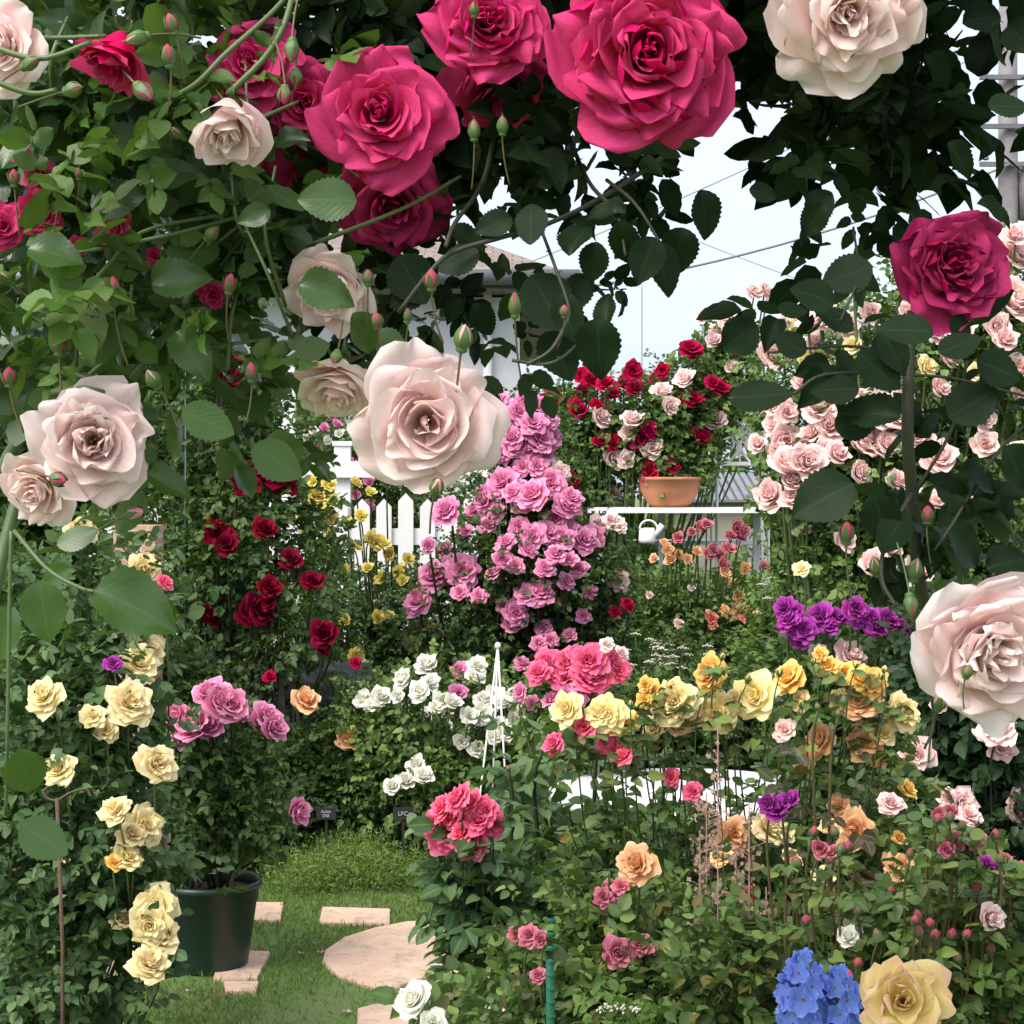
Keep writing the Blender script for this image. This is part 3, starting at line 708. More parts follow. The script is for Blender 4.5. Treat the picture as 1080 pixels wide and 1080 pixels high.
# terracotta pot at left
pl_ = P(50, 985, 5.0); pl_.z = 0
p2 = empty('flower_pot', pl_, 'weathered terracotta pot in shade at the left edge', 'pot')
z1 = P(0, 918, 5.0).z; b = MB(); b.lathe([(0, 0), (.055, 0), (.09, z1 - .06), (.10, z1 - .06), (.105, z1), (.09, z1), (.085, z1 - .04), (0, z1 - .05)], pl_, 32); b.build('pot_wall', TERRA, p2)
# brick pillar and rendered wall
BR = NT('brick'); _tc = BR.n('TexCoord'); _mp = BR.n('Mapping'); BR.l(_tc.outputs['Object'], _mp.inputs[0]); _mp.inputs['Rotation'].default_value = (R(90), 0, 0)
_w = BR.n('TexBrick'); _w.inputs['Scale'].default_value = 9; _w.inputs['Mortar Size'].default_value = .03; BR.l(_mp.outputs[0], _w.inputs[0])
for k, c in (('Color1', (.42, .22, .14)), ('Color2', (.50, .30, .20)), ('Mortar', (.45, .40, .34))): _w.inputs[k].default_value = (*c, 1)
BR.l(_w.outputs[0], BR.b.inputs['Base Color']); BR.b.inputs['Roughness'].default_value = .85; BR.bump(_w.outputs['Fac'], -.4, .01)
q = P(146, 560, 7.4); pil = empty('brick_pillar', (q.x, 7.4, 0), 'square terracotta brick pillar glimpsed through the cream yellow rose', 'pillar')
b = MB(); b.box((q.x, 7.4, q.z / 2), (.085, .085, q.z / 2)); b.build('shaft', BR.m, pil, False)
b = MB(); b.box((q.x, 7.4, q.z + .012), (.09, .09, .012)); b.build('cap', BR.m, pil, False)
BEI = plain('beige_render', (.45, .36, .26), (.56, .46, .35), 6, .85, .25)
b = MB(); pts = [(90, 5.95), (120, 5.95), (150, 5.95), (170, 6.0), (178, 6.2), (180, 6.6)]; n = len(pts); vs = []
for x, d in pts:
    q = P(x, 0, d); o2 = Vector((-.12, .12, 0)); zt = P(0, 835 + (x - 90) * .1, 5.95).z
    vs += [(q.x, d, 0), (q.x, d, zt), (q.x + o2.x, d + .12, zt), (q.x + o2.x, d + .12, 0)]
b.add(vs, [(4 * i + j, 4 * i + (j + 1) % 4, 4 * i + 4 + (j + 1) % 4, 4 * i + 4 + j) for i in range(n - 1) for j in range(4)] + [(3, 2, 1, 0), (4 * n - 4, 4 * n - 3, 4 * n - 2, 4 * n - 1)])
tag(b.build('garden_wall', BEI, None, False), 'low curved beige rendered wall behind the cream yellow rose', 'wall')

# stakes and tags
RUST = plain('rusty_iron', (.08, .045, .03), (.14, .08, .05), 20, .8, .3)
q = P(66, 1090, 4.2); stv = empty('plant_stake', (q.x, q.y, 0), 'rusty iron stake with curled top in front of the cream yellow rose', 'stake')
b = MB(); b.tube([(q.x, q.y, 0), P(66, 1000, 4.2), P(60, 842, 4.2)], .005, 6)
for k in range(3): b.tube([P(61 + 7 * math.cos(t), 893 - 2 * k + 2.5 * math.sin(t), 4.2 + .015 * math.sin(t)) for t in [i * .5236 for i in range(13)]], .004, 5)
b.build('rod', RUST, stv)
b = MB(); b.tube(crom([P(60, 845, 4.2), P(50, 842, 4.2), P(46, 835, 4.2), P(50, 830, 4.2)], 6), .003, 5); b.tube(crom([P(60, 845, 4.2), P(74, 836, 4.2), P(90, 832, 4.2), P(96, 840, 4.2)], 6), .003, 5); b.build('scroll', RUST, stv)
GRN = plain('green_stake', (.008, .11, .055), (.01, .13, .065), 9, .4, .1)
q = P(580, 1012, 2.9); b = MB(); b.tube([(q.x + .004, q.y, 0), (q.x, q.y, q.z - .004), (q.x, q.y, q.z)], [.0068, .0068, .004], 10)
for k in range(40): b.lathe([(.0066, 0), (.0085, .004), (.0066, .008)], (q.x + .002, q.y, .05 + k * .022), 10)
tag(b.build('plant_stake', GRN), 'plain bright green garden stake among the small pink roses', 'stake')
trd = 7.25; apex = P(525, 683, trd); tp = empty('plant_support', (apex.x, trd, 0), 'white three-legged cane support standing in the white roses', 'plant support')
for x, yb, dd in ((505, 850, trd - .1), (521, 800, trd + .15), (536, 870, trd - .05)):
    b = MB(); q = P(x, yb, dd); dirv = (q - apex); q2 = apex + dirv * (apex.z / max(.01, apex.z - q.z)); b.tube([apex, q2], .0042, 7); b.build('pole', WHITE, tp)
b = MB(); b.lathe([(0, -.008), (.012, 0), (.013, .01), (.008, .02), (0, .022)], apex, 12); b.build('finial', WHITE, tp)
BLK = plain('black_tag', (.012, .012, .013), (.02, .02, .02), 8, .5, 0); WRT = plain('white_lettering', (.4, .4, .4), None, 3, .6, 0)
for x, y, txt, lab in ((425, 858, 'LFC', 'black plant label lettered in white at the foot of the white roses'), (344, 858, 'Aulon\nDSE', 'black plant label under the peach roses')):
    dd = 7.3; q = P(x, y, dd); tg = empty('plant_label', (q.x, dd, 0), lab, 'plant label', 'black plant labels in the bed')
    b = MB(); b.box((q.x, dd, q.z), (.040, .004, .024)); b.box((q.x, dd + .008, (q.z - .02) / 2), (.005, .003, (q.z - .02) / 2)); b.build('plate', BLK, tg, False)
    fc = bpy.data.curves.new('lettering', 'FONT'); fc.body = txt; fc.size = .024 if len(txt) < 4 else .017; fc.align_x = 'CENTER'; fc.align_y = 'CENTER'; fc.extrude = .0008; fc.materials.append(WRT)
    tmp = bpy.data.objects.new('lettering_curve', fc); me = bpy.data.meshes.new_from_object(tmp); bpy.data.objects.remove(tmp)
    o = link('lettering', me, tg, Vector((0, -.0055, q.z))); o.rotation_euler = (R(90), 0, 0)

# rocks
ROCK = plain('dark_rock', (.055, .055, .055), (.12, .12, .12), 5, .85, .9, 0, .04)
def rock(x, y, rx, ry, d, label, seed):
    me = bpy.data.meshes.new('rock'); import bmesh; bm = bmesh.new(); bmesh.ops.create_icosphere(bm, subdivisions=4, radius=1)
    for v in bm.verts:
        p = v.co.copy(); v.co *= 1 + .30 * noise.noise(p * 1.3 + Vector((seed, 0, 0))) + .10 * noise.noise(p * 4 + Vector((seed, 3, 0)))
        v.co = Vector((v.co.x * rx / F * d, v.co.y * rx / F * d * .8, v.co.z * ry / F * d))
    bm.to_mesh(me); bm.free(); me.materials.append(ROCK); me.polygons.foreach_set('use_smooth', [True] * len(me.polygons))
    q = P(x, y, d); o = link('rock', me, None, q); o.location.z = max(.02, min(q.z, ry / F * d * .8)) if False else q.z
    # rest it on the bed: stretch down to the ground
    zmin = min(v.co.z for v in me.vertices)
    for v in me.vertices:
        if v.co.z < 0: v.co.z *= (q.z + .03) / -zmin
    me.update(); tag(o, label, 'rock', 'dark rocks behind the white roses')
rock(312, 716, 66, 30, 8.75, 'broad dark grey rock behind the peach roses', 1.3)
rock(368, 722, 36, 26, 8.7, 'smaller dark rock left of the white roses', 5.2)
rock(405, 790, 30, 40, 8.9, 'dark upright stone among the leaves of the white rose', 8.8)
b = MB(); q = G(275, 900); b.box((q.x + .02, q.y, .035), (.05, .04, .035), rz=.3)
tag(b.build('brick', TERRA, None, False), 'loose terracotta brick in the bed right of the green pot', 'brick')
# ------------------------------------------------------------------ garden plants
def base(x, d): 
    p = P(x, 0, d); return Vector((p.x, d, 0))

# cream yellow rose, left
plant('rose_bush', 'leafy rose bush with loose cream yellow blooms left of the green pot', 'rose bush', base(95, 5.1),
  [(90, 640, 75, 90, 5.2, .3), (70, 760, 90, 110, 5.0, .35), (85, 890, 90, 110, 4.9, .3), (60, 1010, 85, 90, 4.8, .3), (120, 760, 36, 100, 5.0, .2), (92, 1000, 40, 60, 4.9, .2)],
  bl('150,685,22 146,700,20 138,742,23 128,738,16 165,806,21 62,812,17 48,735,20 122,855,15 152,872,21 139,880,15 163,955,21 158,975,20 168,988,21 158,1018,20 130,970,13 98,756,13 152,600,16', 'cream')
  + bl('134,905,15 85,562,15 112,770,12 70,822,9', 'yellow') + bl('173,614,9', 'pink') + bl('119,700,9', 'purple') + bl('120,910,9', 'amber') + bl('142,906,8', 'cream'),
  2600, .036, 'blue', 'mid', 'open', STEM, .003, 3)

# pot rose
plant('rose_bush', 'bushy lilac-pink rose growing in the dark green pot', 'rose bush', pb + Vector((0, 0, .258)),
  [(222, 830, 58, 60, 6.05, .18), (230, 785, 60, 36, 6.05, .18), (265, 850, 40, 40, 6.0, .14), (215, 885, 38, 26, 6.05, .12)],
  bl('232,742,19 222,735,16 245,745,16 205,770,19 191,755,15 218,768,15 196,778,13 275,764,16 287,768,14 280,757,14 311,856,14 252,752,12', 'lilac') + bl('178,750,9', 'red'),
  1000, .030, 'deep', 'mid', 'ball', STEMD, .004, 2, bloom_front=.02)

# dark red climber on its pole, left
plant('climbing_rose', 'tall dark red climbing rose left of the picket fence', 'climbing rose', base(200, 8.2),
  [(215, 430, 75, 110, 8.3, .3), (190, 600, 60, 130, 8.3, .3), (250, 580, 75, 110, 8.2, .35), (315, 640, 55, 80, 8.1, .3), (215, 710, 70, 70, 8.2, .3), (180, 340, 70, 90, 8.4, .3), (280, 460, 50, 60, 8.3, .25), (330, 580, 30, 60, 8.2, .2)],
  bl('234,384,15 238,402,14 290,498,19 294,510,16 262,510,14 252,500,12 231,564,14 239,577,13 278,561,12 307,593,12 330,617,12 283,622,12 273,645,16 265,648,15 218,653,12 343,670,14 336,683,11 286,634,10 231,370,10', 'dred'),
  4200, .036, 'deep', 'mid', 'ball', STEMD, .007, 1)
tag((lambda b: (b.tube([(P(198, 0, 8.0).x, 7.95, 0), (P(198, 330, 8).x, 7.95, P(0, 330, 8).z)], .0055, 8), b.build('trellis_pole', POTM))[1])(MB()), 'thin grey metal pole standing in the dark red climbing rose', 'pole')

# yellow rose along the fence
plant('rose_bush', 'dark leaved rose with small lemon yellow blooms in front of the picket fence', 'rose bush', base(395, 9.6),
  [(400, 650, 80, 48, 9.6, .35), (340, 625, 40, 45, 9.8, .3), (450, 655, 60, 48, 9.6, .3), (338, 550, 14, 30, 10.4, .1), (395, 685, 80, 40, 9.4, .3)],
  bl('380,545,7 366,552,6 412,585,7 430,590,6 352,585,7 362,600,6 330,585,6 388,600,6 440,625,6 455,660,6 410,650,6 365,655,6 325,560,7 342,575,6 334,525,9 346,512,8 350,531,8 338,540,7 349,548,8 346,560,7 320,545,7 331,508,6 398,572,8 391,568,7 404,575,7 410,496,6 375,510,6 390,520,6 403,610,7 422,605,8 437,679,9 398,651,7 376,691,8 425,612,6 345,570,6 375,577,6', 'lemon'),
  2600, .032, 'deep', 'far', 'ball', STEMD, .005)
# pale flowering shrub over the fence
plant('flowering_shrub', 'pale lilac and white flowering shrub over the top of the picket fence', 'shrub', base(370, 11.6),
  [(345, 470, 40, 45, 11.7, .25), (385, 505, 45, 40, 11.7, .25), (440, 515, 50, 35, 11.7, .25), (370, 560, 80, 60, 11.7, .25), (460, 560, 60, 50, 11.7, .25), (315, 480, 30, 60, 11.7, .2)],
  bl('342,452,5 355,448,5 372,490,7 380,500,8 390,508,6 336,470,5 388,535,6 350,440,4 376,522,5', 'lilac') + bl('345,465,5 330,455,5 358,458,5 322,462,4', 'white') + bl('372,502,6', 'red'),
  3400, .034, 'mid', 'far', 'ball', STEM, .004)

# lilac-pink climber
plant('climbing_rose', 'tall pink climbing rose with dense ruffled blooms in the centre of the garden', 'climbing rose', base(560, 9.2),
  [(555, 455, 36, 42, 9.1, .25), (560, 530, 65, 50, 9.1, .35), (550, 600, 85, 60, 9.0, .4), (500, 650, 75, 60, 9.0, .35), (590, 640, 70, 80, 9.1, .35), (555, 700, 95, 60, 9.0, .35), (620, 600, 45, 55, 9.2, .3)],
  bl('529,427,13 547,434,13 562,447,14 570,462,14 577,440,13 533,451,14 551,455,13 542,473,13 558,473,13 573,481,13 555,425,12 525,423,11 581,462,12 531,477,12 566,492,12 551,492,11 538,440,12 566,430,12 531,510,17 512,527,15 562,523,18 552,518,14 581,508,14 573,517,13 597,533,15 602,525,12 471,540,16 514,554,10 547,555,10 534,573,12 562,566,15 577,563,15 592,567,15 616,570,15 626,566,12 544,597,9 458,607,17 488,603,18 475,600,14 442,634,16 505,629,9 557,627,14 570,626,15 597,614,9 593,637,8 544,647,14 540,658,12 601,590,9 573,662,9 568,679,9 581,675,8 541,520,11 549,535,10 524,540,10 585,548,11 600,560,12 556,580,10 586,585,11 530,590,10 575,600,10 541,462,12 568,470,12 550,470,11 470,580,9 490,560,8 452,575,8 520,605,9 610,600,10 622,625,8 500,540,10 485,625,9 530,640,8 615,650,8 600,670,8 551,701,9 551,489,8', 'lilac')
  + bl('590,499,11 633,553,11 645,549,10 651,553,9 580,492,9', 'blush') + bl('649,646,7 662,638,8', 'red') + bl('652,613,11', 'ppink'),
  5200, .032, 'deep', 'far', 'open', STEMD, .007)

# white floribunda
plant('rose_bush', 'white floribunda rose bush around the white cane support', 'rose bush', base(450, 7.9),
  [(455, 765, 80, 62, 7.9, .35), (520, 770, 60, 55, 7.9, .3), (400, 760, 50, 45, 8.0, .3), (455, 835, 85, 45, 7.8, .3), (530, 830, 55, 50, 7.8, .3)],
  bl('427,717,11 451,704,12 444,730,11 453,722,10 503,704,10 501,716,11 510,741,11 507,754,11 521,736,11 521,778,9 533,772,10 544,745,10 555,747,10 544,759,10 556,759,10 486,782,8 503,791,8 440,809,10 446,820,10 428,825,10 414,831,9 384,740,10 401,736,11 466,740,9 460,748,8 477,742,9 530,742,9 393,745,9 420,734,7 515,748,9 495,756,9 550,752,9 528,765,8 540,735,8', 'white')
  + bl('485,708,9 483,731,9', 'lilac'),
  3000, .033, 'mid', 'far', 'ball', STEM, .004)
# peach roses on dark bush
plant('rose_bush', 'dark green rose bush with two peach blooms beside the potted rose', 'rose bush', base(330, 8.0),
  [(325, 805, 62, 48, 8.0, .35), (370, 825, 60, 50, 8.0, .3), (300, 845, 60, 45, 7.9, .3), (390, 845, 60, 40, 7.9, .25)],
  bl('322,741,14 368,781,12', 'apricot') + bl('285,715,7 375,700,6', 'red'), 2800, .035, 'deep', 'far', 'ball', STEMD, .004)
# ground cover mound
mound = empty('ground_cover', base(355, 7.35), 'fresh green feathery ground cover mound at the lawn edge', 'ground cover')
mound['kind'] = 'stuff'
p_, o_n = vol_points([(328, 920, 46, 22, 7.3, .22), (390, 916, 52, 26, 7.35, .22), (438, 920, 36, 22, 7.35, .2), (365, 904, 56, 22, 7.5, .2)], 19000, 12, .2, .3)
link('foliage', leaf_mesh('foliage', 'thin', p_, o_n + np.array([0, 0, .25]) + rng.normal(0, .8, p_.shape), rng.normal(0, 1, p_.shape), rng.uniform(.010, .024, len(p_)), LEAF['lime'], mound.location), mound)['kind'] = 'stuff'

# hot pink cluster
plant('rose_bush', 'hot pink cluster rose with mauve blooms beneath, behind the yellow roses', 'rose bush', base(605, 6.9),
  [(605, 745, 50, 30, 7.1, .22), (600, 790, 50, 36, 7.3, .2), (590, 850, 50, 40, 7.4, .2)],
  bl('577,699,15 599,700,18 621,697,18 596,714,17 618,715,18 632,712,16 651,707,14 568,710,13 645,698,13 610,692,13 587,706,14 628,725,12', 'pink') + bl('549,730,10 598,733,11 580,738,9 562,742,8 612,738,8', 'lilac') + bl('640,680,8 655,690,9', 'blush'),
  1500, .034, 'mid', 'mid', 'open', STEM, .004)

# red and blush climber with bowl
plant('climbing_rose', 'red and blush climbing rose hanging over the terracotta bowl', 'climbing rose', base(640, 12.5),
  [(620, 452, 48, 42, 12.4, .4), (690, 448, 66, 50, 12.3, .4), (740, 418, 48, 44, 12.4, .4), (610, 500, 42, 50, 12.4, .35), (700, 485, 58, 28, 12.1, .2), (768, 385, 34, 40, 12.5, .3), (590, 560, 40, 60, 12.6, .3)],
  bl('668,391,10 693,400,8 615,398,9 629,403,10 639,407,9 615,414,8 608,434,11 629,431,9 582,422,10 647,417,8 669,411,9 727,370,11 733,373,9 756,412,11 730,424,11 738,462,11 679,461,10 675,467,9 632,467,8 644,467,9 687,497,10 708,493,8 605,506,8 622,402,9 660,405,8 683,455,9 700,392,8 752,405,8', 'red')
  + bl('698,415,11 705,428,9 723,402,11 633,442,11 668,446,12 663,458,9 688,474,11 645,484,11 662,485,9 755,445,11 643,522,10 771,389,8 593,393,8 754,361,9 742,336,9 768,338,9 757,352,9 795,310,9 806,307,8 811,318,7', 'blush'),
  5200, .045, 'mid', 'far', 'ball', STEM, .007)
# peach-pink bush
plant('rose_bush', 'broad green rose bush with small coral and pink blooms in front of the bench', 'rose bush', base(720, 10.6),
  [(725, 655, 80, 45, 10.6, .45), (670, 660, 45, 48, 10.6, .35), (780, 662, 45, 45, 10.6, .35), (735, 615, 45, 10, 10.7, .2), (720, 705, 95, 50, 10.5, .4)],
  bl('738,556,6 745,554,6 776,555,7 770,566,6 779,567,7 747,586,7 759,587,7 768,580,7 716,568,6 784,560,6 730,562,5 762,594,6 752,580,6 806,598,6', 'rosy')
  + bl('735,582,5 704,580,6 707,592,6 764,604,6 786,600,6 768,615,6 779,629,6 766,644,6 700,574,5 716,585,5 690,590,5 725,590,5', 'apricot')
  + bl('778,643,7 787,650,7 748,652,7 794,648,6 752,660,5 770,650,6 784,642,6', 'coral') + bl('729,621,4 685,628,4 716,658,5 655,560,4', 'blush'),
  4200, .036, 'mid', 'far', 'ball', STEM, .005)
# white umbel perennials
def umbel_plant(label, bs, heads, vols, n, size, mat, stem_r=.002, per=26, rad=.035, pet=None, cat='flowering plant'):
    r = empty('flowering_plant', bs, label, cat); st = MB()
    for x, y, d in heads:
        q = P(x, y, d); fl = MB()
        for k in range(per):
            a = k * 2.4; s_ = rad * math.sqrt(k / per); c = q + Vector((s_ * math.cos(a), s_ * math.sin(a), -s_ * .35 + rnd.uniform(-.003, .003)))
            w_ = rad * .15
            fl.add([c + Vector((w_ * math.cos(t), w_ * math.sin(t), .004 * (i % 2))) for i, t in enumerate([j * 1.0472 for j in range(6)])], [(0, 1, 2, 3, 4, 5)])
            st.tube([q - Vector((0, 0, rad * .9)), c], stem_r * .4, 3, cap=False)
        o = fl.build('flower_head', pet or PET['white'], r, False)
        st.tube(crom([bs + Vector((rnd.uniform(-.05, .05), 0, 0)), bs.lerp(q, .5) + Vector((rnd.uniform(-.04, .04), 0, .04)), q - Vector((0, 0, rad * .9))], 4), stem_r, 4)
    st.build('stems', STEM, r)
    foliage('foliage', r, vols, n, size, mat, 'far'); return r
umbel_plant('white flat-headed perennial in dark leaves between pink rose and coral bush', base(700, 9.0),
  [(rnd.gauss(695, 20), rnd.gauss(694, 13), rnd.uniform(8.5, 8.9)) for k in range(40)], [(695, 715, 60, 40, 9.0, .35), (690, 770, 70, 50, 9.0, .3)], 2000, .03, 'deep', .0025, 14, .028)
umbel_plant('airy grey-white flowered shrub in front of the soft pink climber', base(838, 8.8),
  [(rnd.gauss(838, 22), rnd.gauss(622, 13), rnd.uniform(8.4, 8.8)) for k in range(36)], [(840, 640, 48, 34, 8.8, .3), (840, 700, 60, 60, 8.8, .3)], 2200, .03, 'light', .002, 14, .026)
umbel_plant('low white flat flower head among the small pink roses at the bottom', base(655, 3.1),
  [(652, 1060, 3.0), (664, 1064, 3.0), (640, 1062, 3.02)], [(655, 1100, 30, 30, 3.05, .1)], 120, .02, 'light', .002, 22, .018)

# soft pink climber, right
plant('climbing_rose', 'large soft pink climbing rose behind the right side of the arch', 'climbing rose', base(960, 8.0),
  [(880, 430, 75, 85, 8.2, .4), (960, 400, 90, 110, 8.1, .45), (1050, 380, 70, 120, 8.0, .4), (870, 510, 60, 60, 8.0, .35), (960, 520, 90, 90, 8.0, .4), (1050, 560, 70, 110, 7.9, .4), (900, 610, 70, 60, 7.9, .3), (835, 390, 40, 45, 8.6, .3), (990, 640, 80, 80, 7.9, .3), (1060, 300, 40, 45, 8.0, .25)],
  bl('898,292,13 813,375,16 1065,320,22 1072,272,20 1047,310,14 1015,354,16 854,343,13 863,432,18 876,451,17 917,440,23 939,451,22 928,436,19 910,472,17 926,475,16 967,460,17 991,486,17 832,494,20 850,488,19 842,500,17 815,524,16 843,527,18 828,466,18 882,481,13 989,410,11 1035,444,12 922,599,16 967,605,16 1072,392,16 847,405,12 867,395,11 895,345,14 830,435,12 880,410,13 1000,300,14 1075,420,12 820,450,13 905,425,14 860,365,12 950,440,17 985,350,12 870,330,10 825,345,10 1020,290,13 1050,345,14 888,455,12 935,470,13 950,425,12 1010,440,13 1040,470,13 870,475,11 905,500,12 945,510,12 980,530,13 1030,520,12 855,460,11 822,478,11 835,510,11 800,470,10 815,430,10 870,340,10 920,330,11 960,330,11 1000,380,12 1040,420,12 1070,480,12 1060,360,13 1035,280,12 890,570,11 940,580,11 845,560,9 1070,250,13', 'ppink')
  + bl('839,345,10 850,380,10 975,388,11 1030,395,10 870,375,9 1003,520,8 900,365,9', 'cream'),
  7000, .038, 'mid', 'far', 'ball', STEM, .007)

# purple rose
plant('rose_bush', 'purple rose with tight magenta-violet blooms above the yellow roses', 'rose bush', base(885, 5.6),
  [(885, 720, 60, 50, 5.6, .22), (885, 790, 70, 60, 5.6, .22), (890, 870, 70, 60, 5.6, .22), (900, 960, 70, 80, 5.6, .25)],
  bl('828,642,12 832,655,13 848,664,14 865,650,15 882,651,12 902,642,13 904,652,12 926,662,15 936,654,13 950,662,12 843,674,11 857,660,13 872,661,12 920,652,11 838,646,11', 'purple') + bl('895,692,18 862,690,10', 'ppink') + bl('845,600,9', 'cream'),
  1700, .034, 'deep', 'mid', 'open', STEM, .004)

# yellow roses
plant('rose_bush', 'tall yellow and amber rose bush with many blooms in the right foreground', 'rose bush', base(790, 4.5),
  [(930, 850, 50, 60, 4.4, .22), (800, 920, 120, 60, 4.4, .35), (640, 930, 70, 50, 4.4, .28), (900, 950, 90, 80, 4.4, .3), (760, 1020, 160, 80, 4.4, .35)],
  bl('798,734,24 713,741,23 756,752,19 599,748,18 642,754,19 950,752,21 632,752,15 704,748,16 765,757,14', 'yellow', None)
  + bl('750,711,19 656,763,18 873,704,13 893,710,13 917,721,17 956,832,11 687,728,10 680,738,9 832,716,18 905,716,12 681,722,8 865,690,8 948,884,8', 'amber')
  + bl('717,758,21 908,741,20 865,782,18 913,782,19 902,876,20 875,872,10', 'apricot') + bl('810,874,19 825,880,12 868,924,11 776,735,9', 'cream') + bl('774,880,17 950,917,17 942,912,12', 'apricot') + bl('939,848,13 828,770,12', 'ppink') + bl('690,768,13 884,738,11 930,775,12 845,740,11', 'yellow') + bl('850,800,12 925,800,12 885,850,12 760,905,11 835,905,11', 'apricot') + bl('730,835,10 790,945,10', 'pink')
  + bl('618,765,13 584,785,12 640,782,12 658,798,11 708,820,10 648,790,10', 'pink'),
  900, .034, 'near', 'near', 'open', STEM, .0022, 5, clump=6, shell=.2,
  buds=bl('789,715,6 762,692,5 822,708,6 903,700,5 740,735,5 858,697,5 930,712,5 707,722,6 665,742,5 933,705,5 845,742,5', 'yellow'))
# bronze-leaved red-stemmed shoots in front
plant('rose_bush', 'red-stemmed young rose with bronze leaves rising through the yellow roses', 'rose bush', base(878, 3.7),
  [(855, 835, 24, 10, 3.7, .05), (895, 850, 20, 10, 3.7, .05)],
  [], 8, .036, 'bronze', 'near', 'ball', CANE, .0034, 1, clump=2, leaflets=3,
  buds=bl('858,877,8 880,877,8 895,892,8 840,910,9 876,905,9 862,745,5 884,752,5', 'rosy'))

# apricot rose
plant('rose_bush', 'mixed green bush with a round apricot bloom and small dusty pink roses in front', 'rose bush', base(660, 3.9),
  [(640, 985, 80, 50, 3.9, .25), (700, 985, 80, 60, 3.9, .25), (590, 1010, 60, 50, 3.8, .22), (660, 1060, 140, 60, 3.7, .3), (540, 1075, 60, 40, 3.6, .2)],
  bl('673,912,21', 'apricot') + bl('645,941,12 636,946,10 655,935,9 651,1004,16 675,997,12 668,1001,9 685,999,8 558,987,12 545,985,9 570,990,9 568,1029,9', 'rosy'),
  1100, .032, 'near', 'near', 'open', STEM, .003, 5, clump=6, shell=.2)
# right lower mass
plant('rose_bush', 'green rose bush with many small red buds at the lower right', 'rose bush', base(960, 3.4),
  [(970, 985, 80, 50, 3.6, .22), (1040, 980, 70, 70, 3.6, .22), (890, 1020, 70, 50, 3.6, .22), (960, 1070, 130, 50, 3.5, .28), (1050, 1070, 60, 50, 3.4, .25)],
  bl('990,858,7 1003,857,8 1004,888,10 998,897,8 1068,932,13 1076,920,10 866,895,9 878,900,8 1030,887,10 1058,908,8', 'rosy') + bl('1043,967,14', 'blush') + bl('1039,913,9 1052,918,8 822,856,14 835,848,12 812,848,10', 'purple') + bl('895,990,11 902,982,8', 'white'),
  1100, .032, 'near', 'near', 'ball', CANE, .003, 5, clump=6, shell=.2,
  buds=bl('850,970,8 905,960,8 925,985,8 1045,1000,8 1010,1010,8 940,940,7 1030,935,8 905,1015,8 1050,880,8 1015,870,7 960,900,7 968,965,8 969,982,9 986,986,9 1004,985,9 981,973,8 947,1018,9 895,1029,9 995,1028,10 1020,985,8 1066,935,9 1055,905,8 989,863,8 1002,861,8 1028,886,9 887,895,8 965,970,7', 'rosy'))
# blush roses in the shade at right
plant('rose_bush', 'shaded bush with blush pink blooms below the big pale rose at the right edge', 'rose bush', base(1030, 5.0),
  [(1020, 820, 70, 80, 5.2, .25), (1040, 740, 60, 70, 5.2, .25), (1000, 900, 90, 80, 5.2, .25), (990, 700, 50, 50, 5.3, .2)],
  bl('967,795,17 1050,772,19 1056,790,14 1013,848,18 1072,850,18 1000,842,11 990,742,9 1022,860,12', 'ppink'), 1500, .042, 'dark', 'mid', 'open', STEMD, .004)
# dark filler behind the yellow roses
def shrub(label, x, d, vols, n, size, mat, tpl='far', name='shrub'):
    r = empty(name, base(x, d), label, 'shrub'); foliage('foliage', r, vols, n, size, mat, tpl)
    b = MB()
    for k in range(9):
        v = vols[k % len(vols)]; b.tube(crom([r.location + Vector((rnd.uniform(-.1, .1), rnd.uniform(-.1, .1), 0)), r.location.lerp(P(v[0], v[1], v[4]), .6) + Vector((rnd.uniform(-.05, .05), 0, .05)), P(v[0] + rnd.uniform(-.4, .4) * v[2], v[1], v[4])], 4), .006, 5)
    b.build('stems', STEMD, r); return r
shrub('dark leafy shrub behind the yellow roses and hot pink cluster', 690, 7.9, [(640, 770, 90, 40, 7.9, .3), (730, 760, 100, 40, 7.9, .3), (820, 760, 70, 60, 7.9, .3), (600, 850, 80, 50, 7.8, .3)], 3200, .035, 'deep')
shrub('dark evergreen shrub filling the corner right of the purple rose', 985, 7.0, [(960, 720, 70, 80, 7, .3), (1040, 740, 70, 110, 7, .3), (980, 830, 110, 90, 7, .3), (1150, 700, 110, 150, 7.4, .4), (1150, 850, 120, 110, 7.2, .4)], 5200, .04, 'dark')
shrub('dark low shrub at the foot of the climbing rose pole behind the pot', 215, 7.6, [(215, 800, 70, 70, 7.6, .25), (180, 760, 60, 80, 7.7, .25), (270, 860, 50, 40, 7.6, .2)], 2600, .035, 'deep')
shrub('light feathery broom-like shrub below the dark red roses', 312, 7.9, [(300, 655, 30, 26, 8.0, .12)], 420, .03, 'light', 'thin')

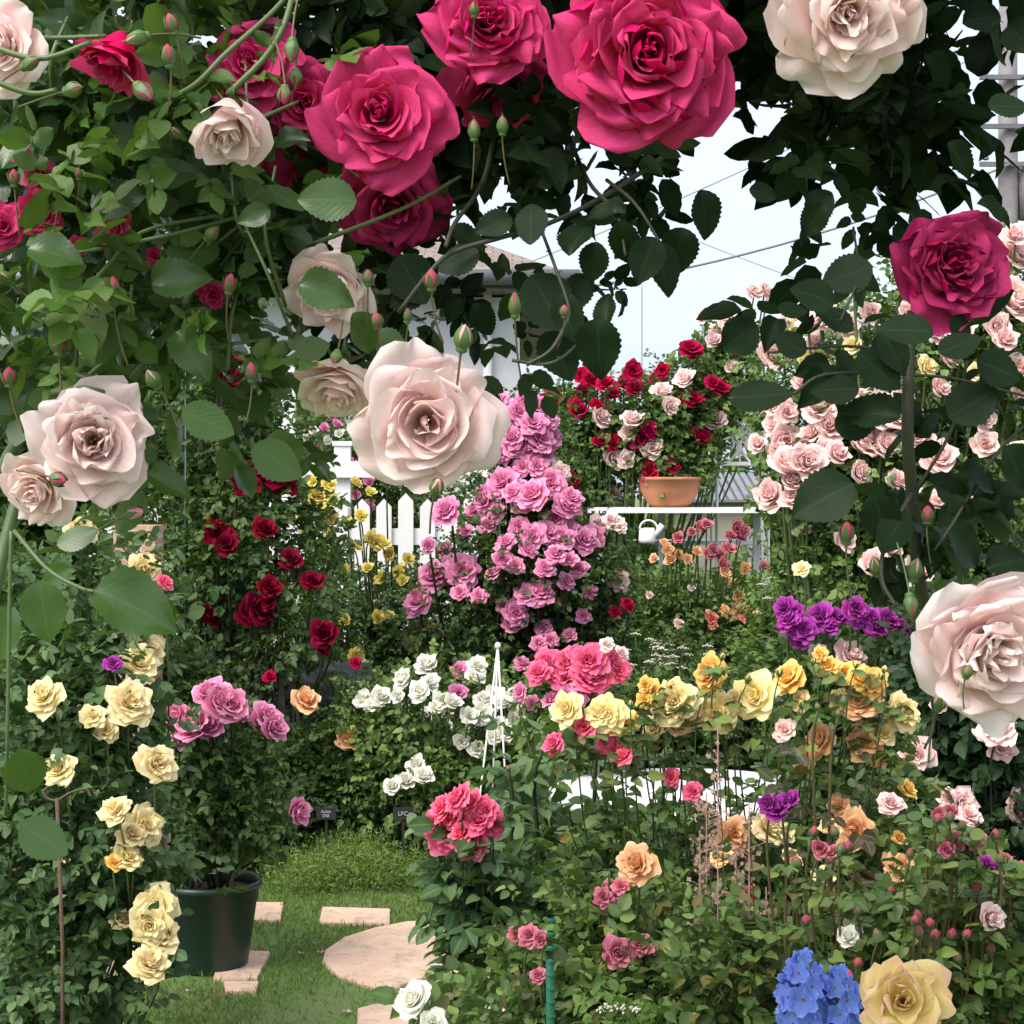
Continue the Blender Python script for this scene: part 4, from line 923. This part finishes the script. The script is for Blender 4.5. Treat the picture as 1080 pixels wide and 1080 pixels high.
# astilbe-like sprays
r = empty('flowering_plant', base(765, 3.5), 'tall thin plant with dusty beige-pink flower sprays before the yellow roses', 'flowering plant')
st = MB(); BEIGE = petal_mat('petal_beige_pink', (.62, .40, .34), (.72, .54, .46), (.78, .64, .55))
for x, y0, y1 in ((757, 770, 1010), (738, 880, 1000), (790, 850, 1010), (776, 900, 1040), (808, 940, 1050), (745, 840, 930), (802, 1010, 1070)):
    a = P(x, y0, 3.5); c = base(x - 10, 3.55); pth = crom([c, c.lerp(a, .6) + Vector((.02, 0, 0)), a], 6); st.tube(pth, .0016, 4); fl = MB()
    for k in range(46):
        t = rnd.random(); q = P(x + rnd.gauss(0, 7), y0 + (y1 - y0) * t * .9, 3.5 + rnd.gauss(0, .012)); s_ = .0036 * rnd.uniform(.6, 1.4)
        for j in range(4):
            an = j * 1.571 + k; dv = Vector((math.cos(an), rnd.uniform(-.4, .4), math.sin(an))) * s_; sdv = dv.cross(Vector((.2, 1, .1))).normalized() * s_ * .5
            fl.add([q, q + dv * .6 + sdv, q + dv * 1.2, q + dv * .6 - sdv], [(0, 1, 2, 3)])
        fl.tube([q, Vector((a.x, a.y, q.z - .012))], .0006, 3, cap=False)
    fl.tube(crom([P(x, y0 - 4, 3.5), P(x, y1, 3.5)], 8), .0016, 4)
    fl.build('flower_spray', BEIGE, r, False)
st.build('stems', CANE, r); foliage('foliage', r, [(765, 1040, 60, 60, 3.5, .12)], 250, .03, 'near', 'near')

# pink cluster rose at the lawn edge
plant('rose_bush', 'upright rose with a round cluster of bright pink blooms at the lawn edge', 'rose bush', base(505, 4.3),
  [(500, 960, 26, 34, 4.3, .10), (540, 960, 36, 50, 4.3, .14), (520, 1020, 40, 40, 4.25, .16), (475, 925, 24, 20, 4.3, .08)],
  bl('484,843,16 468,852,15 488,861,16 470,876,21 499,889,18 512,854,14 520,869,13 457,868,14 505,866,15 478,860,15 487,880,14 498,846,13', 'pink', None),
  200, .045, 'blue', 'near', 'open', STEMD, .0024, 3, clump=4, shell=.2)
# tall broad leaved canes behind it
plant('rose_bush', 'tall dark-stemmed rose canes with broad blue-green leaves right of the pink cluster', 'rose bush', base(580, 4.7),
  [(555, 800, 26, 30, 4.7, .10), (620, 900, 60, 30, 4.7, .16), (600, 930, 70, 60, 4.7, .18), (690, 895, 60, 40, 4.7, .16)],
  [], 260, .052, 'blue', 'near', 'ball', STEMD, .006, 4, clump=4, shell=.2, buds=bl('572,790,5 630,776,5 536,810,4 700,800,4', 'pink'))

# delphinium
dl = empty('delphinium', base(865, 2.5), 'bright blue delphinium spikes at the bottom edge beside the peach-yellow rose', 'delphinium')
def floret(seed):
    r_ = random.Random(seed); b = MB()
    for k in range(6):
        a = k * 1.047 + r_.uniform(-.15, .15); vs = []; uvs = []; cv = r_.uniform(.1, .5)
        for j in range(6):
            v = j / 5; wq = .46 * math.sin(math.pi * min(.93, v * .86 + .10)) ** .8
            for i in range(5):
                u = i / 2 - 1; x_ = v; y_ = u * wq; z_ = cv * v * v + .10 * u * u * v + r_.uniform(-.04, .04)
                vs.append((x_ * math.cos(a) - y_ * math.sin(a), x_ * math.sin(a) + y_ * math.cos(a), z_ + .03 * (k % 2))); uvs.append((i / 4, v))
        b.add(vs, [(j * 5 + i, j * 5 + i + 1, j * 5 + i + 6, j * 5 + i + 5) for j in range(5) for i in range(4)], 0, uvs)
    for k in range(7): b.tube([(0, 0, .02), (.08 * math.cos(k), .08 * math.sin(k), .16)], .03, 4, 1)
    return b.mesh('floret', [PET['blue'], STAMEN])
FLO = [floret(k) for k in range(4)]; st = MB()
for cx, ytop, ybot, wmax in ((846, 1006, 1110, 24), (884, 1022, 1120, 21)):
    top = P(cx, ytop, 2.5); st.tube([base(cx, 2.5), top], .004, 6); k = 0
    for yy in range(ytop + 4, ybot, 13):
        wq = wmax * min(1, (yy - ytop + 10) / 42)
        for q in range(4):
            a = k * 2.4; k += 1
            dv = Vector((math.cos(a), math.sin(a), .15)); c = P(cx, yy, 2.5) + Vector((dv.x, dv.y, 0)) * wq / F * 2.5 * .75
            if len(dl.children) > 92: break
            o = link('floret', FLO[k % 4], dl, c - dl.location); o.scale = (15.5 / F * 2.5 * min(1, .45 + (yy - ytop) / 45) * rnd.uniform(.8, 1.15),) * 3; face(o, dv, k)
st.build('stems', STEM, dl)

def single(name, label, x, y, r, d, kind, dr, seed, kw, stem_to, cat='rose bush', leaves=6):
    rt = empty(name, stem_to, label, cat); p = P(x, y, d); rad = r / F * d; dr = Vector(dr).normalized()
    hero(rt, x, y, r, d, kind, dr, seed, **kw)
    b = MB(); e = p - dr * rad * .8; pth = crom([stem_to, stem_to.lerp(e, .6) + Vector((.03, .03, 0)), e - Vector((0, 0, .04)), e], 5); b.tube(pth, [.005 - .002 * i / len(pth) for i in range(len(pth))], 7); b.build('stem', STEM, rt)
    g = [pth[i] for i in np.linspace(len(pth) * .5, len(pth) - 3, leaves).astype(int)]
    a = sprays(np.array(g), rng.normal(0, .6, (leaves, 3)) + np.array([0, 0, .1]), np.array([[0, -.3, 1.]] * leaves), np.full(leaves, .04))
    link('foliage', leaf_mesh('foliage', 'near', *a, LEAF['near'], rt.location), rt); return rt

# ------------------------------------------------------------------ hero blooms of the arch
def hero(root, x, y, r, d, kind, dr, seed, spin=None, res=12, calyx=True, **kw):
    me = rose_mesh(kind, seed, nu=res, nv=res, **kw); dr = Vector(dr).normalized(); rad = r / F * d
    o = link('bloom', me, root, P(x, y, d) - root.location - dr * rad * .2); face(o, dr, spin if spin is not None else seed)
    o.scale = (rad * .88,) * 3
    if calyx: link('calyx', CALYX, o).location = (0, 0, -.12)
    return o
single('rose_bush', 'large peach-yellow rose bloom beside the blue delphinium at the bottom edge', 952, 1058, 52, 2.2, 'peace', (-.2, -1, .45), 5, dict(n=20, open_=1.0, point=.1, crumple=.12, ruf=.11, gap=1), base(965, 2.25))
w1 = single('rose_bush', 'white rose with two blooms at the bottom edge in front of the slabs', 438, 1057, 22, 2.9, 'white', (-.5, -.6, .6), 6, dict(n=22, open_=.7, crumple=.06), base(462, 2.9))
hero(w1, 456, 1078, 17, 2.88, 'white', (.2, -.7, .4), 9, res=8, n=18)

def canes(root, lines, mat, name='canes'):
    b = MB()
    for pts, r0, r1 in lines:
        pth = crom([P(*p) for p in pts], 6)
        k = len(pth); b.tube(pth, [r0 + (r1 - r0) * i / k for i in range(k)], 8)
        for i in range(2, k - 1, 3):            # thorns
            a = rnd.uniform(0, 6.28); q = pth[i]; s = max(r0, .0016) * 2.0; dv = Vector((math.cos(a), math.sin(a) * .5, .3)) * s
            b.tube([q, q + dv * 1.2], [s * .35, .0002], 4)
    return b.build(name, mat, root)
def hero_leaves(root, lst, mat='hero', tpl='hero'):
    for t in lst:
        x, y, L, ang, d = t[:5]; a = R(ang)
        q = P(x, y, d); zz = (rnd.uniform(-.45, .45), -1, rnd.uniform(.1, .8)); yy = (math.cos(a), rnd.uniform(-.3, .3), math.sin(a))
        link('leaf', leaf_mesh('leaf', tpl, [(0, 0, 0)], [yy], [zz], [L / F * d], LEAF[mat], (0, 0, 0)), root, q - root.location)
def put_buds(root, lst, kind, mat=None):
    for x, y, r, d, dr in lst:
        dr = Vector(dr).normalized(); rad = r / F * d; p = P(x, y, d)
        o = link('bud', bud('rosy' if kind == 'pale' else kind, rnd.choice((.05, .25, .5, .7))), root, p - root.location); face(o, dr, rnd.uniform(0, 6)); o.scale = (rad * rnd.uniform(.85, 1.05), rad * .95, rad * rnd.uniform(.9, 1.25))
        b = MB(); s = rnd.uniform(-.5, .5); L = rnd.uniform(2.2, 3.4)
        b.tube(crom([(0, 0, -.55), (s * .1, 0, -1.0), (s * .6, .2, -1.0 - L * .5), (s * 1.6, .6, -1.0 - L)], 4), .075, 6)
        link('stalk', b.mesh('stalk', mat or CANE), o)
UP, DN = (0, -.2, 1), (0, -.3, -1)
# --- pale pink climber, left side of the arch
A = empty('climbing_rose', base(-70, 1.45), 'pale blush climbing rose with lit green leaves over the left of the arch', 'climbing rose')
hero(A, 450, 444, 80, 1.25, 'pale', (.02, -1, -.06), 3, n=24, open_=.80, point=.32, crumple=.14, ruf=.05, gap=.6, res=16, core=.08)
hero(A, 99, 466, 66, 1.28, 'pale', (.15, -1, .05), 4, n=26, open_=.80, point=.05, crumple=.13, ruf=.09, gap=1)
hero(A, 46, 512, 46, 1.36, 'pale', (-.3, -1, -.5), 8, n=22, open_=.85, crumple=.09)
hero(A, 243, 118, 40, 1.24, 'pale', (.02, -.62, -.75), 9, n=18, open_=.42, point=.12, crumple=.06)
hero(A, 350, 302, 50, 1.36, 'pale', (-.1, -.8, -.5), 14, n=22, open_=.75, point=.1, crumple=.12)
hero(A, 360, 398, 54, 1.36, 'pale', (-.1, -.5, -.8), 15, n=20, open_=.85, point=.1, crumple=.12)
hero(A, 10, 50, 52, 1.20, 'pale', (-.3, -.9, -.1), 16, n=22, open_=.9, point=.1, crumple=.1)
foliage('foliage', A, [(110, 150, 120, 80, 1.45, .10), (60, 320, 60, 60, 1.45, .10), (190, 310, 80, 60, 1.46, .10), (280, 180, 60, 60, 1.42, .08), (130, 40, 160, 60, 1.45, .12), (325, 300, 40, 50, 1.46, .05), (300, 400, 30, 30, 1.46, .04), (190, 420, 30, 20, 1.46, .04)],
        215, .032, 'hero', 'near', clump=3, shell=.25, front=.45, up=.8)
foliage('foliage', A, [(100, 290, 100, 90, 1.36, .1), (190, 120, 130, 70, 1.36, .1), (240, 310, 60, 60, 1.38, .08), (60, 380, 50, 40, 1.36, .06)], 80, .024, 'new', 'near', clump=3, up=.9)
foliage('foliage', A, [(40, 120, 100, 110, 2.3, .3), (150, 190, 130, 100, 2.4, .3), (280, 210, 60, 70, 2.4, .2), (60, 350, 60, 60, 2.5, .25), (330, 90, 80, 80, 2.3, .2)], 520, .036, 'dark', 'mid', clump=6)
hero_leaves(A, [(316, 300, 58, -15, 1.24), (192, 432, 62, -25, 1.26), (268, 470, 60, -35, 1.30), (100, 622, 92, -20, 1.25), (42, 612, 66, -82, 1.28), (376, 212, 62, 178, 1.22),
  (152, 195, 60, 20, 1.3), (112, 155, 66, 5, 1.3), (30, 262, 58, -8, 1.26), (160, 300, 60, 12, 1.3), (290, 455, 50, -70, 1.34), (285, 222, 36, 200, 1.25), (20, 790, 56, -80, 1.3), (22, 868, 60, -40, 1.3), (60, 575, 46, 20, 1.3),
  (185, 350, 60, -50, 1.3), (110, 330, 56, -100, 1.3), (230, 270, 66, 165, 1.33), (95, 215, 60, 10, 1.33), (372, 330, 50, -60, 1.3), (395, 350, 46, -40, 1.34), (150, 520, 50, -120, 1.34), (155, 500, 50, -20, 1.34),
  (76, 600, 50, -150, 1.34), (15, 640, 60, -110, 1.36)])
lines = [([(-60, 1900, 1.45), (-40, 1000, 1.4), (-20, 700, 1.38), (35, 480, 1.42), (100, 400, 1.45), (180, 300, 1.42), (265, 220, 1.4)], .006, .004),
 ([(-70, 1900, 1.5), (-40, 700, 1.5), (60, 400, 1.5), (110, 300, 1.45), (200, 150, 1.42), (330, 40, 1.4), (450, -60, 1.45)], .006, .004),
 ([(140, 400, 1.36), (190, 330, 1.34), (228, 238, 1.34)], .0032, .0026), ([(178, 385, 1.36), (185, 300, 1.35), (260, 232, 1.36)], .0022, .0016),
 ([(60, 270, 1.3), (130, 258, 1.3), (190, 245, 1.3), (262, 226, 1.32)], .0018, .0014), ([(52, 345, 1.32), (105, 290, 1.3), (150, 245, 1.3), (240, 225, 1.32)], .002, .0014),
 ([(-20, 45, 1.18), (40, 62, 1.17), (95, 45, 1.17)], .0022, .0016), ([(-20, 80, 1.17), (30, 98, 1.17), (60, 95, 1.17)], .0022, .0016), ([(-20, 40, 1.2), (60, 40, 1.2), (112, 38, 1.2)], .0018, .0014),
 ([(165, 110, 1.28), (205, 90, 1.26), (240, 55, 1.26), (290, 10, 1.28), (330, -40, 1.3)], .0022, .0018), ([(240, 100, 1.26), (280, 60, 1.26), (300, 25, 1.26), (312, -20, 1.28)], .0024, .002),
 ([(12, 560, 1.3), (10, 640, 1.3), (8, 760, 1.3), (6, 860, 1.32)], .0016, .0013), ([(15, 560, 1.3), (50, 600, 1.28), (85, 620, 1.26), (104, 624, 1.25)], .0018, .001),
 ([(70, 430, 1.35), (90, 400, 1.34), (130, 360, 1.34), (140, 300, 1.34)], .0022, .0016), ([(240, 390, 1.36), (245, 330, 1.36), (262, 270, 1.36)], .0018, .0012)]
for k in range(16):
    x0_, y0_ = rnd.uniform(-10, 330), rnd.uniform(20, 430); a_ = rnd.uniform(-.6, 2.2); L_ = rnd.uniform(60, 190); d_ = rnd.uniform(1.26, 1.42)
    lines.append(([(x0_, y0_, d_ + .05), (x0_ + L_ * .5 * math.cos(a_) + rnd.uniform(-20, 20), y0_ - L_ * .5 * math.sin(a_), d_), (x0_ + L_ * math.cos(a_), y0_ - L_ * math.sin(a_) + rnd.uniform(-20, 20), d_ + .02)], rnd.uniform(.0014, .0026), .001))
canes(A, lines, STEM)
put_buds(A, [(178, 62, 17, 1.2, (-.1, -.2, 1)), (182, 28, 16, 1.2, (-.3, -.2, 1)), (150, 95, 20, 1.19, (.6, -.5, -.6)), (75, 95, 18, 1.17, (.9, -.5, .1)), (30, 68, 14, 1.17, (.8, -.4, .3)),
 (15, 190, 12, 1.28, UP), (60, 200, 12, 1.28, UP), (83, 185, 8, 1.28, UP), (300, 98, 16, 1.24, DN), (308, 50, 16, 1.24, DN), (222, 248, 14, 1.3, (.6, -.3, .5)), (242, 302, 14, 1.3, (.2, -.2, 1)),
 (120, 310, 18, 1.28, UP), (62, 365, 17, 1.28, UP), (10, 400, 16, 1.3, UP), (60, 505, 15, 1.22, (.8, -.6, -.2)), (398, 340, 14, 1.25, (-.1, -.4, 1)), (455, 298, 17, 1.24, (.0, -.2, 1)), (543, 325, 16, 1.24, (.0, -.2, 1)),
 (595, 330, 11, 1.24, UP), (388, 295, 12, 1.28, UP), (430, 335, 10, 1.28, UP), (355, 375, 12, 1.25, (-.2, -.5, -1)), (265, 395, 14, 1.3, UP), (500, 140, 14, 1.26, UP), (530, 135, 13, 1.26, UP)], 'pale')
put_buds(A, [(488, 360, 19, 1.22, (.15, -.2, 1)), (163, 402, 17, 1.28, (-.4, -.4, .7)), (460, 515, 16, 1.2, (.2, -.6, .6)), (140, 542, 16, 1.3, (.7, -.5, .2)), (8, 295, 14, 1.3, (-.5, -.3, .5)), (190, 142, 12, 1.28, (-.6, -.3, .5)), (148, 40, 18, 1.2, (-.8, -.4, -.3))], 'ppink')

# --- crimson climber over the top
B = empty('climbing_rose', base(-160, 1.75), 'crimson climbing rose hanging from the top of the arch above the picket fence', 'climbing rose')
hero(B, 403, 124, 75, 1.30, 'crimson', (-.05, -1, .04), 21, n=26, open_=.93, crumple=.05, ruf=.06, res=16)
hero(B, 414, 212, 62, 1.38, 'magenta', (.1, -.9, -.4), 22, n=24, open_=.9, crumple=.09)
hero(B, 516, 30, 66, 1.30, 'crimson', (0, -1, .1), 23, n=34, open_=.9, crumple=.12, ruf=.09)
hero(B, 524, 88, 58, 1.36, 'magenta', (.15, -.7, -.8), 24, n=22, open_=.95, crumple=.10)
hero(B, 681, 60, 94, 1.22, 'crimson', (.0, -1, -.08), 26, n=42, open_=.88, crumple=.10, ruf=.10, res=16)
hero(B, 268, 70, 54, 1.36, 'crimson', (-.1, -1, .1), 27, n=24, open_=.95, crumple=.1)
hero(B, 322, 110, 52, 1.38, 'crimson', (.1, -1, -.1), 28, n=24, open_=.95, crumple=.1)
hero(B, 128, 46, 40, 1.22, 'crimson', (-.3, -.4, -.9), 29, n=18, open_=.5, crumple=.05)
hero(B, 330, 185, 48, 1.42, 'crimson', (.1, -1, -.2), 30, n=22, open_=.95, crumple=.1)
for x, y, r, d in ((44, 222, 30, 1.33), (122, 244, 22, 1.34), (6, 240, 28, 1.33), (44, 184, 20, 1.34), (225, 310, 18, 1.36), (82, 262, 14, 1.33), (165, 270, 12, 1.35), (20, 160, 14, 1.33), (258, 160, 36, 1.42), (68, 162, 14, 1.42), (300, 80, 40, 1.44)): hero(B, x, y, r, d, 'crimson' if r != 22 else 'pink', (rnd.uniform(-.3, .3), -1, rnd.uniform(-.4, .2)), int(x + y), res=8, n=20, crumple=.1)
hero_leaves(B, mat='canopy_shaded', lst=[(630, 336, 62, -88, 1.2), (640, 345, 40, 95, 1.3), (600, 270, 50, 70, 1.3), (630, 255, 44, -100, 1.3), (655, 232, 48, -80, 1.28), (690, 250, 52, -110, 1.28), (690, 255, 60, -70, 1.3), (660, 225, 44, 170, 1.3), (790, 200, 34, -10, 1.3), (590, 310, 54, -70, 1.28), (560, 290, 70, -60, 1.32), (575, 350, 60, -60, 1.34), (540, 230, 42, 200, 1.3), (420, 270, 60, -60, 1.36), (450, 300, 46, -150, 1.36), (475, 240, 44, -30, 1.32), (740, 200, 52, -80, 1.32), (720, 240, 50, -100, 1.32), (505, 265, 48, 205, 1.3), (560, 215, 46, -90, 1.3), (500, 320, 40, -60, 1.34), (620, 290, 48, -120, 1.33)])
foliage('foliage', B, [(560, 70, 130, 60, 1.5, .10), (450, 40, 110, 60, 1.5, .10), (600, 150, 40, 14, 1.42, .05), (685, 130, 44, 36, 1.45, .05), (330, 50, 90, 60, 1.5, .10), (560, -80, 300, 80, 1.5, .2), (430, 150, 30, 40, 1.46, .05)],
        360, .032, 'canopy_shaded', 'near', clump=4, shell=.2, front=.5, up=.6)
foliage('foliage', B, [(520, 250, 50, 30, 1.42, .05), (455, 285, 45, 30, 1.44, .05), (420, 320, 40, 30, 1.46, .05), (500, 330, 30, 26, 1.44, .04), (570, 290, 30, 20, 1.40, .04), (690, 200, 50, 14, 1.42, .05), (640, 190, 40, 20, 1.42, .05)], 46, .026, 'canopy_shaded', 'near', clump=2, shell=.2, front=.5, up=.5)
foliage('foliage', B, [(500, -330, 420, 190, 1.8, .42), (200, -280, 300, 150, 1.8, .4), (760, -330, 260, 190, 1.8, .42), (540, 30, 170, 45, 1.8, .12), (690, 40, 60, 35, 1.75, .10)], 1500, .045, 'canopy_shaded', 'mid', clump=6, shell=.2, front=.6)  # the high masses are unseen leaves added to block sky light
canes(B, [([(-165, 1900, 1.75), (-150, 600, 1.75), (-120, -100, 1.7), (100, -220, 1.6), (400, -180, 1.5), (640, -80, 1.5), (780, -20, 1.5)], .009, .005),
 ([(420, 330, 1.28), (455, 285, 1.28), (480, 265, 1.29), (530, 250, 1.3), (580, 235, 1.32), (640, 205, 1.35), (720, 150, 1.42), (800, 80, 1.5)], .0017, .0022), ([(470, 260, 1.28), (480, 235, 1.3), (510, 190, 1.35), (525, 120, 1.42)], .0016, .002),
 ([(555, 385, 1.24), (580, 370, 1.24), (595, 345, 1.25), (600, 325, 1.27), (585, 280, 1.3), (570, 240, 1.32)], .0014, .0012), ([(630, 338, 1.21), (600, 372, 1.23), (575, 384, 1.24), (540, 380, 1.24)], .0012, .0012),
 ([(660, 270, 1.28), (650, 225, 1.3), (620, 190, 1.36), (590, 120, 1.45)], .0012, .002), ([(700, 262, 1.28), (670, 215, 1.3), (640, 190, 1.36)], .001, .0016), ([(500, 180, 1.34), (505, 160, 1.3), (500, 145, 1.28)], .0016, .0012)], STEMD)
put_buds(B, [(312, 80, 15, 1.28, DN), (500, 12, 12, 1.26, UP)], 'crimson', STEMD)

# --- right-hand climber
D = empty('climbing_rose', base(1130, 1.55), 'shaded climbing rose on the right of the arch with pale and crimson blooms', 'climbing rose')
hero(D, 890, 12, 86, 1.24, 'pale', (-.02, -.9, -.30), 41, n=30, open_=.95, point=.2, crumple=.16, ruf=.09, res=14)
hero(D, 1036, 682, 84, 1.32, 'pale', (.25, -1, -.12), 42, n=32, open_=.85, point=.12, crumple=.12, ruf=.07, res=14)
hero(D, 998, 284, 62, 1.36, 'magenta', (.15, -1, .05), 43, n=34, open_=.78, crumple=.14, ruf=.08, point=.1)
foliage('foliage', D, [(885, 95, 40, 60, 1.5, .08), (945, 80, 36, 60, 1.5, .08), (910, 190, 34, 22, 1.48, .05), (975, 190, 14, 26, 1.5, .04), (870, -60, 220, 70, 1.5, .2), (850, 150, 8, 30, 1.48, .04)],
        270, .032, 'canopy_shaded', 'near', clump=4, shell=.15, front=.5, up=.5)
foliage('foliage', D, [(890, 60, 50, 50, 1.75, .10), (950, -330, 240, 190, 1.8, .42), (1260, 0, 90, 260, 1.6, .3), (910, 150, 30, 30, 1.65, .06)], 760, .045, 'canopy_shaded', 'mid', clump=6, shell=.2, front=.6)  # the overhead mass is out of view, added to shade this climber
foliage('foliage', D, [(880, 350, 50, 20, 1.45, .06), (1000, 410, 60, 30, 1.45, .06), (1040, 520, 40, 40, 1.45, .06), (930, 540, 30, 30, 1.46, .05)], 8, .032, 'canopy_shaded', 'near', clump=2, shell=.1, front=.5, up=.4)
hero_leaves(D, mat='canopy_shaded', lst=[(768, 420, 68, 4, 1.3), (906, 410, 52, 182, 1.3), (900, 510, 72, 205, 1.28), (762, 370, 56, 40, 1.3), (850, 372, 38, 150, 1.3), (950, 440, 66, 168, 1.3), (1042, 112, 46, 3, 1.26), (820, 326, 34, -3, 1.3), (900, 348, 46, 150, 1.3), (880, 320, 50, 160, 1.28), (905, 372, 58, -40, 1.3), (990, 372, 52, 20, 1.3),
  (985, 350, 60, 175, 1.26), (930, 350, 50, -60, 1.3), (1030, 380, 54, -20, 1.32), (920, 520, 60, -70, 1.32), (955, 540, 50, -120, 1.32), (1000, 560, 56, -40, 1.3), (880, 450, 46, 10, 1.33), (920, 280, 56, 200, 1.32), (870, 215, 40, 235, 1.3), (850, 228, 40, 40, 1.34), (1005, 330, 40, -60, 1.34), (1000, 150, 46, -50, 1.36), (1030, 215, 44, -20, 1.34), (975, 60, 44, -40, 1.4), (1015, 25, 50, 20, 1.4), (1000, 440, 60, 30, 1.33), (1010, 500, 56, -10, 1.36), (1060, 470, 50, -60, 1.34), (1040, 600, 50, 20, 1.36)])
canes(D, [([(1130, 1900, 1.55), (1150, 1000, 1.5), (1090, 730, 1.46), (985, 660, 1.42), (960, 500, 1.36), (958, 400, 1.35), (962, 330, 1.37)], .006, .0042), ([(1050, 1900, 1.6), (1130, 600, 1.6), (1100, 100, 1.6), (1000, -80, 1.5), (850, -60, 1.5), (760, 20, 1.5)], .008, .005),
 ([(962, 520, 1.36), (935, 570, 1.34), (930, 610, 1.32), (945, 640, 1.31)], .0018, .0014), ([(768, 420, 1.3), (830, 418, 1.3), (870, 395, 1.3), (955, 395, 1.34)], .0010, .0014), ([(960, 395, 1.35), (1010, 400, 1.35), (1090, 420, 1.36)], .0012, .001), ([(1020, 380, 1.36), (1005, 450, 1.38), (965, 520, 1.38)], .0014, .0014),
 ([(970, 600, 1.36), (1000, 560, 1.36), (1050, 480, 1.38), (1090, 440, 1.4)], .0016, .0012), ([(810, 372, 1.3), (890, 365, 1.32), (950, 372, 1.34)], .001, .0012), ([(900, 240, 1.4), (905, 290, 1.33), (890, 330, 1.3), (880, 350, 1.3)], .001, .0008), ([(962, 640, 1.34), (975, 700, 1.34), (985, 760, 1.34), (975, 790, 1.34)], .0014, .001)], STEMD)
put_buds(D, [(893, 565, 16, 1.32, UP), (978, 545, 14, 1.34, UP), (1020, 710, 12, 1.2, (.2, -.4, 1)), (960, 635, 15, 1.3, (.1, -.2, -1)), (890, 740, 8, 1.3, UP)], 'pale', STEM)
put_buds(D, [(965, 604, 16, 1.34, (.1, -.4, 1)), (990, 742, 16, 1.36, (.2, -.4, 1)), (925, 600, 14, 1.36, (-.3, -.4, .8))], 'ppink', STEM)

# every plant hangs on its own trellis wire: nothing floats
print('objects', len(bpy.data.objects), 'faces', sum(len(m.polygons) for m in bpy.data.meshes))
